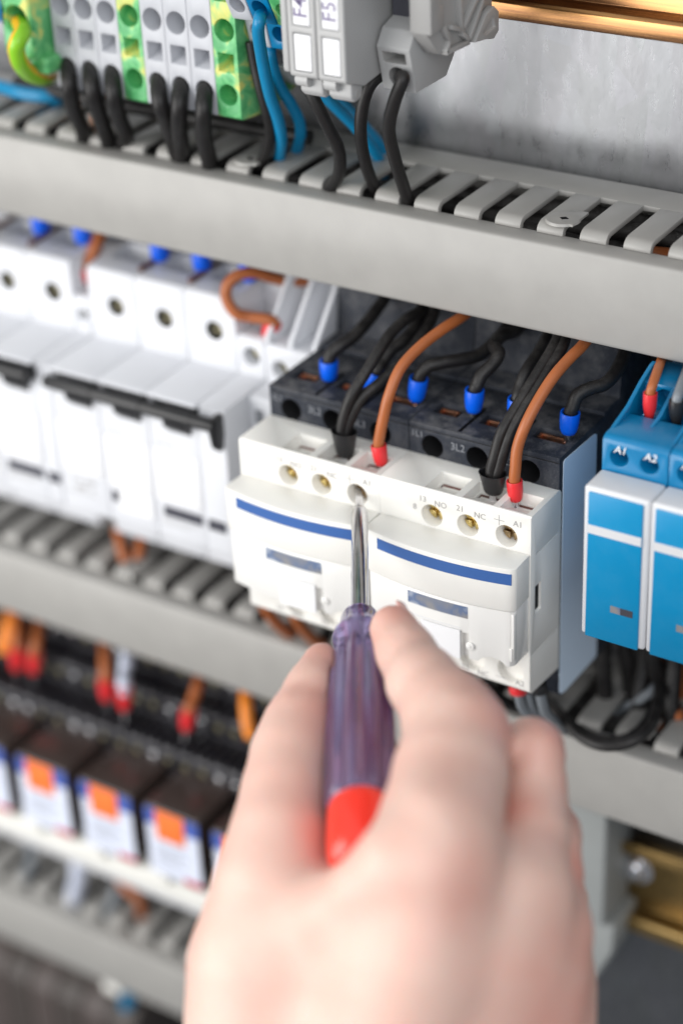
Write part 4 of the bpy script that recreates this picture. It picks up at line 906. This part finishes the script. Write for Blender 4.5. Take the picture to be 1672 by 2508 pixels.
prof = [(0, 2.4), (.6, 4.3), (2, 4.7), (4.5, 4.9), (9, 6.6), (10.5, 6.4), (12.5, 5.5), (16, 5.7), (24, 6.6), (36, 7.1), (Lh - 20, 7.2), (Lh - 15.5, 7.0), (Lh - 15, 6.7)]
prof = [(0, 2.4), (.6, 4.5), (2, 4.9), (4.5, 5.1), (7.5, 6.5), (9, 6.9), (10.5, 6.6), (12.5, 5.8)] + [(t_, 5.9 + 1.7 * min(1, (t_ - 14) / 22) ** .7) for t_ in range(14, int(Lh - 21), 4)] + [(Lh - 19.5, 7.5), (Lh - 18.5, 7.3), (Lh - 18, 7.0)]
gh = G().lathe(tuple(H0), tuple(dirv), prof, 80, fl=flute); gh.uv = (80, len(prof))
hd = part('handle', gh, M['purple'], drv, ang=50)
part('inner_spring', G().lathe(tuple(H0 + dirv * 3), tuple(dirv), [(0, 1.6), (10, 1.7), (10.2, 2.6), (26, 2.6), (26.2, 2.0), (40, 2.2), (40.1, 2.9), (Lh - 20, 2.9)], 20), M['zinc'], drv, ang=40)
part('end_cap', G().lathe(tuple(H0 + dirv * (Lh - 18.2)), tuple(dirv), [(0, 6.8), (.8, 7.4), (3, 7.5), (13, 7.4), (16.4, 6.8), (18, 5.3), (18.4, 2.6)], 40), M['endred'], drv, ang=50)

# ------------------------------------------------------------------ the hand
def hd_(dep): return 494 - (470 - dep) * .71
def hp(x, y, dep): return at(420 + x / 1.4792, 1440 + y / 1.4792, hd_(dep))
def rm(rpx, dep): return rpx / 1.4792 * hd_(dep) / FPX
CH = []   # (p0, r0, p1, r1, k)
def chain(pts, k=3.0):
    q = [(hp(x, y, d), rm(r, d)) for x, y, d, r in pts]
    for a, b in zip(q[:-1], q[1:]): CH.append((a[0], a[1], b[0], b[1], k))
# index finger
chain([(803, 148, 446, 90), (850, 240, 436, 105), (912, 345, 422, 130), (1000, 460, 406, 160), (1035, 530, 398, 185)], 3)
chain([(1030, 530, 398, 180), (1008, 680, 384, 198), (980, 830, 370, 210), (940, 1010, 360, 240)], 4)
chain([(720, 940, 445, 150), (760, 700, 456, 110)], 4)
# middle finger
chain([(1230, 700, 432, 80), (1270, 600, 420, 100), (1300, 590, 412, 122), (1308, 730, 407, 124), (1300, 900, 393, 140), (1250, 1110, 378, 190)], 1.3)
chain([(1230, 700, 432, 75), (1120, 560, 446, 78), (1000, 480, 458, 70), (930, 460, 462, 62)], 1.8)
# ring finger
chain([(1290, 880, 440, 70), (1360, 830, 426, 88), (1385, 890, 418, 100), (1380, 1040, 406, 110), (1350, 1240, 392, 160)], 1.4)
chain([(1290, 880, 440, 70), (1160, 800, 455, 72), (1040, 760, 464, 64)], 1.8)
# little finger
chain([(1330, 1080, 450, 62), (1400, 1050, 438, 72), (1425, 1130, 428, 76), (1420, 1260, 412, 95), (1380, 1420, 402, 140)], 3)
chain([(1330, 1080, 450, 62), (1220, 1010, 462, 62), (1120, 970, 470, 56)], 1.8)
# thumb
chain([(542, 262, 454, 68), (510, 370, 445, 92), (460, 490, 435, 116), (428, 600, 426, 132)], 4)
chain([(428, 600, 426, 132), (408, 740, 416, 146), (392, 900, 406, 172), (375, 1080, 400, 215), (370, 1350, 398, 300)], 4)
# web between thumb and index, passing in front of the end cap
chain([(960, 900, 356, 190), (820, 1000, 352, 130), (700, 1095, 358, 110), (600, 1180, 370, 130), (480, 1220, 384, 190)], 5)
# back of the hand
chain([(950, 1010, 362, 215), (900, 1300, 366, 290), (820, 1650, 376, 340)], 6)
chain([(1240, 1110, 378, 190), (1160, 1350, 378, 260), (1060, 1700, 384, 320)], 6)
chain([(1350, 1240, 390, 150), (1270, 1430, 388, 220), (1180, 1750, 392, 300)], 6)
chain([(1380, 1420, 402, 130), (1320, 1580, 400, 190), (1220, 1850, 402, 270)], 6)
chain([(380, 1350, 400, 295), (410, 1600, 402, 345), (480, 1850, 402, 390)], 6)
chain([(560, 1250, 392, 170), (700, 1180, 378, 170), (850, 1120, 368, 190)], 6)
chain([(500, 1300, 394, 250), (850, 1400, 376, 280)], 6)
chain([(600, 1700, 400, 390), (900, 1750, 392, 390)], 6)
# tendons
chain([(945, 1000, 346, 60), (900, 1300, 351, 60), (850, 1600, 357, 60)], 9)
chain([(1240, 1100, 365, 55), (1160, 1350, 363, 60), (1080, 1600, 365, 60)], 9)
chain([(1345, 1230, 380, 45), (1270, 1430, 376, 50), (1200, 1650, 376, 50)], 8)
# wrist and forearm
chain([(780, 1750, 395, 460), (820, 2200, 398, 440), (860, 3300, 402, 440)], 6)
KN = [(1050, 500, 391, 90), (1325, 580, 403, 66), (1390, 860, 408, 56)]
for x, y, d, r in KN: CH.append((hp(x, y, d), rm(r, d) * 1.1, hp(x + 4, y + 20, d), rm(r, d) * 1.1, 5))
red_pts = [(hp(1150, 480, 392), 10), (hp(1370, 560, 405), 8), (hp(1420, 760, 408), 8), (hp(820, 90, 446), 7), (hp(540, 500, 430), 9), (hp(500, 880, 400), 9), (hp(1380, 1330, 380), 12), (hp(1300, 1480, 372), 14), (hp(1000, 1050, 350), 9), (hp(1400, 1500, 380), 12), (hp(740, 250, 445), 8), (hp(550, 260, 452), 8), (hp(1215, 800, 388), 6), (hp(1200, 950, 382), 6), (hp(1440, 1050, 402), 9)]  # joint redness; spots in the finger crease and thumb web stand in for shade
allp = np.array([c[0] for c in CH] + [c[2] for c in CH])
lo = allp.min(0) - 34; hi = allp.max(0) + 34
# cut off the forearm outside the picture
step = 1.5
nx, ny, nz = [int(math.ceil((hi[i] - lo[i]) / step)) + 1 for i in range(3)]
Xg, Yg, Zg = np.meshgrid(lo[0] + step * np.arange(nx), lo[1] + step * np.arange(ny), lo[2] + step * np.arange(nz), indexing='ij')
pts = np.stack([Xg, Yg, Zg], -1).reshape(-1, 3).astype(np.float32)
F = np.full(len(pts), 60.0, np.float32)
for a, ra, b, rb, k in CH:
    a = a.astype(np.float32); b = b.astype(np.float32); d = b - a; L2 = max(float(d @ d), 1e-6)
    mn = np.minimum(a - ra, b - rb) - 22; mxx = np.maximum(a + ra, b + rb) + 22
    sel = np.all((pts > mn) & (pts < mxx), axis=1)
    q = pts[sel]
    t_ = np.clip(((q - a) @ d) / L2, 0, 1); t_ = t_.astype(np.float32)
    dd = np.linalg.norm(q - (a + t_[:, None] * d), axis=1) - (ra + (rb - ra) * t_)
    f = F[sel]; h = np.maximum(k - np.abs(f - dd), 0) / k
    F[sel] = np.minimum(f, dd) - h * h * k * .25
# room for the handle inside the grip
q = pts - H0.astype(np.float32); tt = q @ dirv.astype(np.float32)
rad = np.linalg.norm(q - tt[:, None] * dirv.astype(np.float32), axis=1)
hr = np.where(tt < 20, 5.8, 7.4)
hc = np.maximum(rad - hr, np.abs(tt - Lh / 2) - Lh / 2 - .5)
F = np.maximum(F, -hc)
F = F.reshape(nx, ny, nz)
def surface_nets(F, lo, step):
    sgn = F < 0
    c = np.zeros((F.shape[0] - 1, F.shape[1] - 1, F.shape[2] - 1), int)
    for dx in (0, 1):
        for dy in (0, 1):
            for dz in (0, 1):
                c += sgn[dx:F.shape[0] - 1 + dx, dy:F.shape[1] - 1 + dy, dz:F.shape[2] - 1 + dz]
    act = (c > 0) & (c < 8)
    idx = -np.ones(act.shape, int); ii = np.argwhere(act); idx[act] = np.arange(len(ii))
    acc = np.zeros((len(ii), 3)); cnt = np.zeros(len(ii))
    cs = [(0, 0, 0), (1, 0, 0), (0, 1, 0), (0, 0, 1), (1, 1, 0), (1, 0, 1), (0, 1, 1), (1, 1, 1)]
    for i in range(8):
        for j in range(i + 1, 8):
            a = np.array(cs[i]); b = np.array(cs[j])
            if np.abs(a - b).sum() != 1: continue
            fa = F[ii[:, 0] + a[0], ii[:, 1] + a[1], ii[:, 2] + a[2]]; fb = F[ii[:, 0] + b[0], ii[:, 1] + b[1], ii[:, 2] + b[2]]
            s = (fa < 0) != (fb < 0); t_ = np.where(s, fa / np.where(s, fa - fb, 1), 0)
            p = a[None] + (b - a)[None] * t_[:, None]; acc[s] += p[s]; cnt[s] += 1
    V = (ii + acc / cnt[:, None]) * step + lo
    faces = []
    for ax in range(3):
        o = [1, 1, 1]; o[ax] = 0
        u, v_ = [a for a in range(3) if a != ax]
        if ax == 1: u, v_ = v_, u
        sl0 = [slice(1, n_ - 1) for n_ in F.shape]; sl0[ax] = slice(0, F.shape[ax] - 1)
        A0 = sgn[tuple(sl0)]; sl1 = list(sl0); sl1[ax] = slice(1, F.shape[ax]); A1 = sgn[tuple(sl1)]
        e = np.argwhere(A0 != A1); off = np.array([s.start for s in sl0]); e2 = e + off
        d1 = np.zeros(3, int); d1[u] = 1; d2 = np.zeros(3, int); d2[v_] = 1
        def g_(p): return idx[p[:, 0], p[:, 1], p[:, 2]]
        q = np.stack([g_(e2 - d1 - d2), g_(e2 - d2), g_(e2), g_(e2 - d1)], 1)
        fl = A0[tuple(e.T)]
        q[~fl] = q[~fl][:, ::-1]
        faces.append(q)
    return V, np.concatenate(faces)
V, Fc = surface_nets(F, lo, step)
hand = thing('hand', 'blurred right hand from behind, gripping the screwdriver between thumb and index finger', 'hand', tuple(hp(800, 1700, 390)))
hand['label'] = 'light skinned right hand seen from the back, thumb and index finger gripping the screwdriver'
org = org_of(hand)
me = bpy.data.meshes.new('skin'); me.from_pydata(((V - org) * MM).tolist(), [], Fc.tolist()); me.update(); me.materials.append(M['skin'])
ho = bpy.data.objects.new('skin_surface', me); COL.objects.link(ho)
sm = ho.modifiers.new('s', 'SMOOTH'); sm.factor = .5; sm.iterations = 5
apply_mods(ho); ho.data.shade_smooth()
co = np.empty(len(ho.data.vertices) * 3); ho.data.vertices.foreach_get('co', co); co = co.reshape(-1, 3) / MM + org
nr = np.empty(len(co) * 3); ho.data.vertices.foreach_get('normal', nr); nr = nr.reshape(-1, 3)
dsp = np.zeros(len(co))
for (x0_, y0_, d0_), (x1_, y1_, d1_), sp_, am_, rr_ in [((1000, 440, 404), (1045, 560, 390), 3.0, .50, 9), ((1290, 560, 412), (1325, 640, 398), 2.6, .45, 7), ((1365, 820, 418), (1395, 900, 404), 2.4, .4, 6), ((870, 250, 436), (915, 350, 420), 2.2, .35, 6), ((500, 360, 445), (460, 480, 432), 2.4, .45, 8)]:
    c0 = hp(x0_, y0_, d0_); c1 = hp(x1_, y1_, d1_); cc_ = (c0 + c1) / 2; ax_ = (c1 - c0) / np.linalg.norm(c1 - c0)
    q_ = co - cc_; t_ = q_ @ ax_
    dsp -= am_ * np.exp(-(t_ / (sp_ * 1.3)) ** 2) * np.exp(-(np.linalg.norm(q_, axis=1) / (rr_ * 1.8)) ** 4) * (np.cos(2 * math.pi * t_ / sp_) ** 2)
co2 = (co + nr * dsp[:, None] - org) * MM
ho.data.vertices.foreach_set('co', co2.astype(np.float32).ravel()); ho.data.update()
rv = np.zeros(len(co))
for p_, r_ in red_pts: rv = np.maximum(rv, .5 * np.exp(-((np.linalg.norm(co - p_, axis=1) / r_) ** 2)))
at_ = ho.data.attributes.new('redness', 'FLOAT', 'POINT'); at_.data.foreach_set('value', rv.astype(np.float32))
ho.parent = hand
# fingernail of the index finger: a thin curved plate on its far right side
nc = hp(862, 116, 446); 
nx_ = RT.T @ np.array([.86, .35, -.25]); nx_ /= np.linalg.norm(nx_)
ln = hp(930, 300, 432) - hp(820, 100, 448); ln /= np.linalg.norm(ln); ln = ln - nx_ * (ln @ nx_); ln /= np.linalg.norm(ln); sd = np.cross(nx_, ln)
g = G(); Vn = []; n1, n2 = 9, 9
for i in range(n1):
    for j in range(n2):
        a = (i / (n1 - 1) - .5) * 2; b = (j / (n2 - 1) - .5) * 2
        Vn.append(nc + ln * a * 4.6 + sd * b * 3.3 * math.sqrt(max(0, 1 - .35 * a * a)) + nx_ * (-.9 * b * b - .5 * a * a - .25))
g.add(Vn, [(i * n2 + j, i * n2 + j + 1, (i + 1) * n2 + j + 1, (i + 1) * n2 + j) for i in range(n1 - 1) for j in range(n2 - 1)])
nm = part('fingernail', g, M['nail'], hand, ang=80)
sd_ = nm.modifiers.new('t', 'SOLIDIFY'); sd_.thickness = .0005
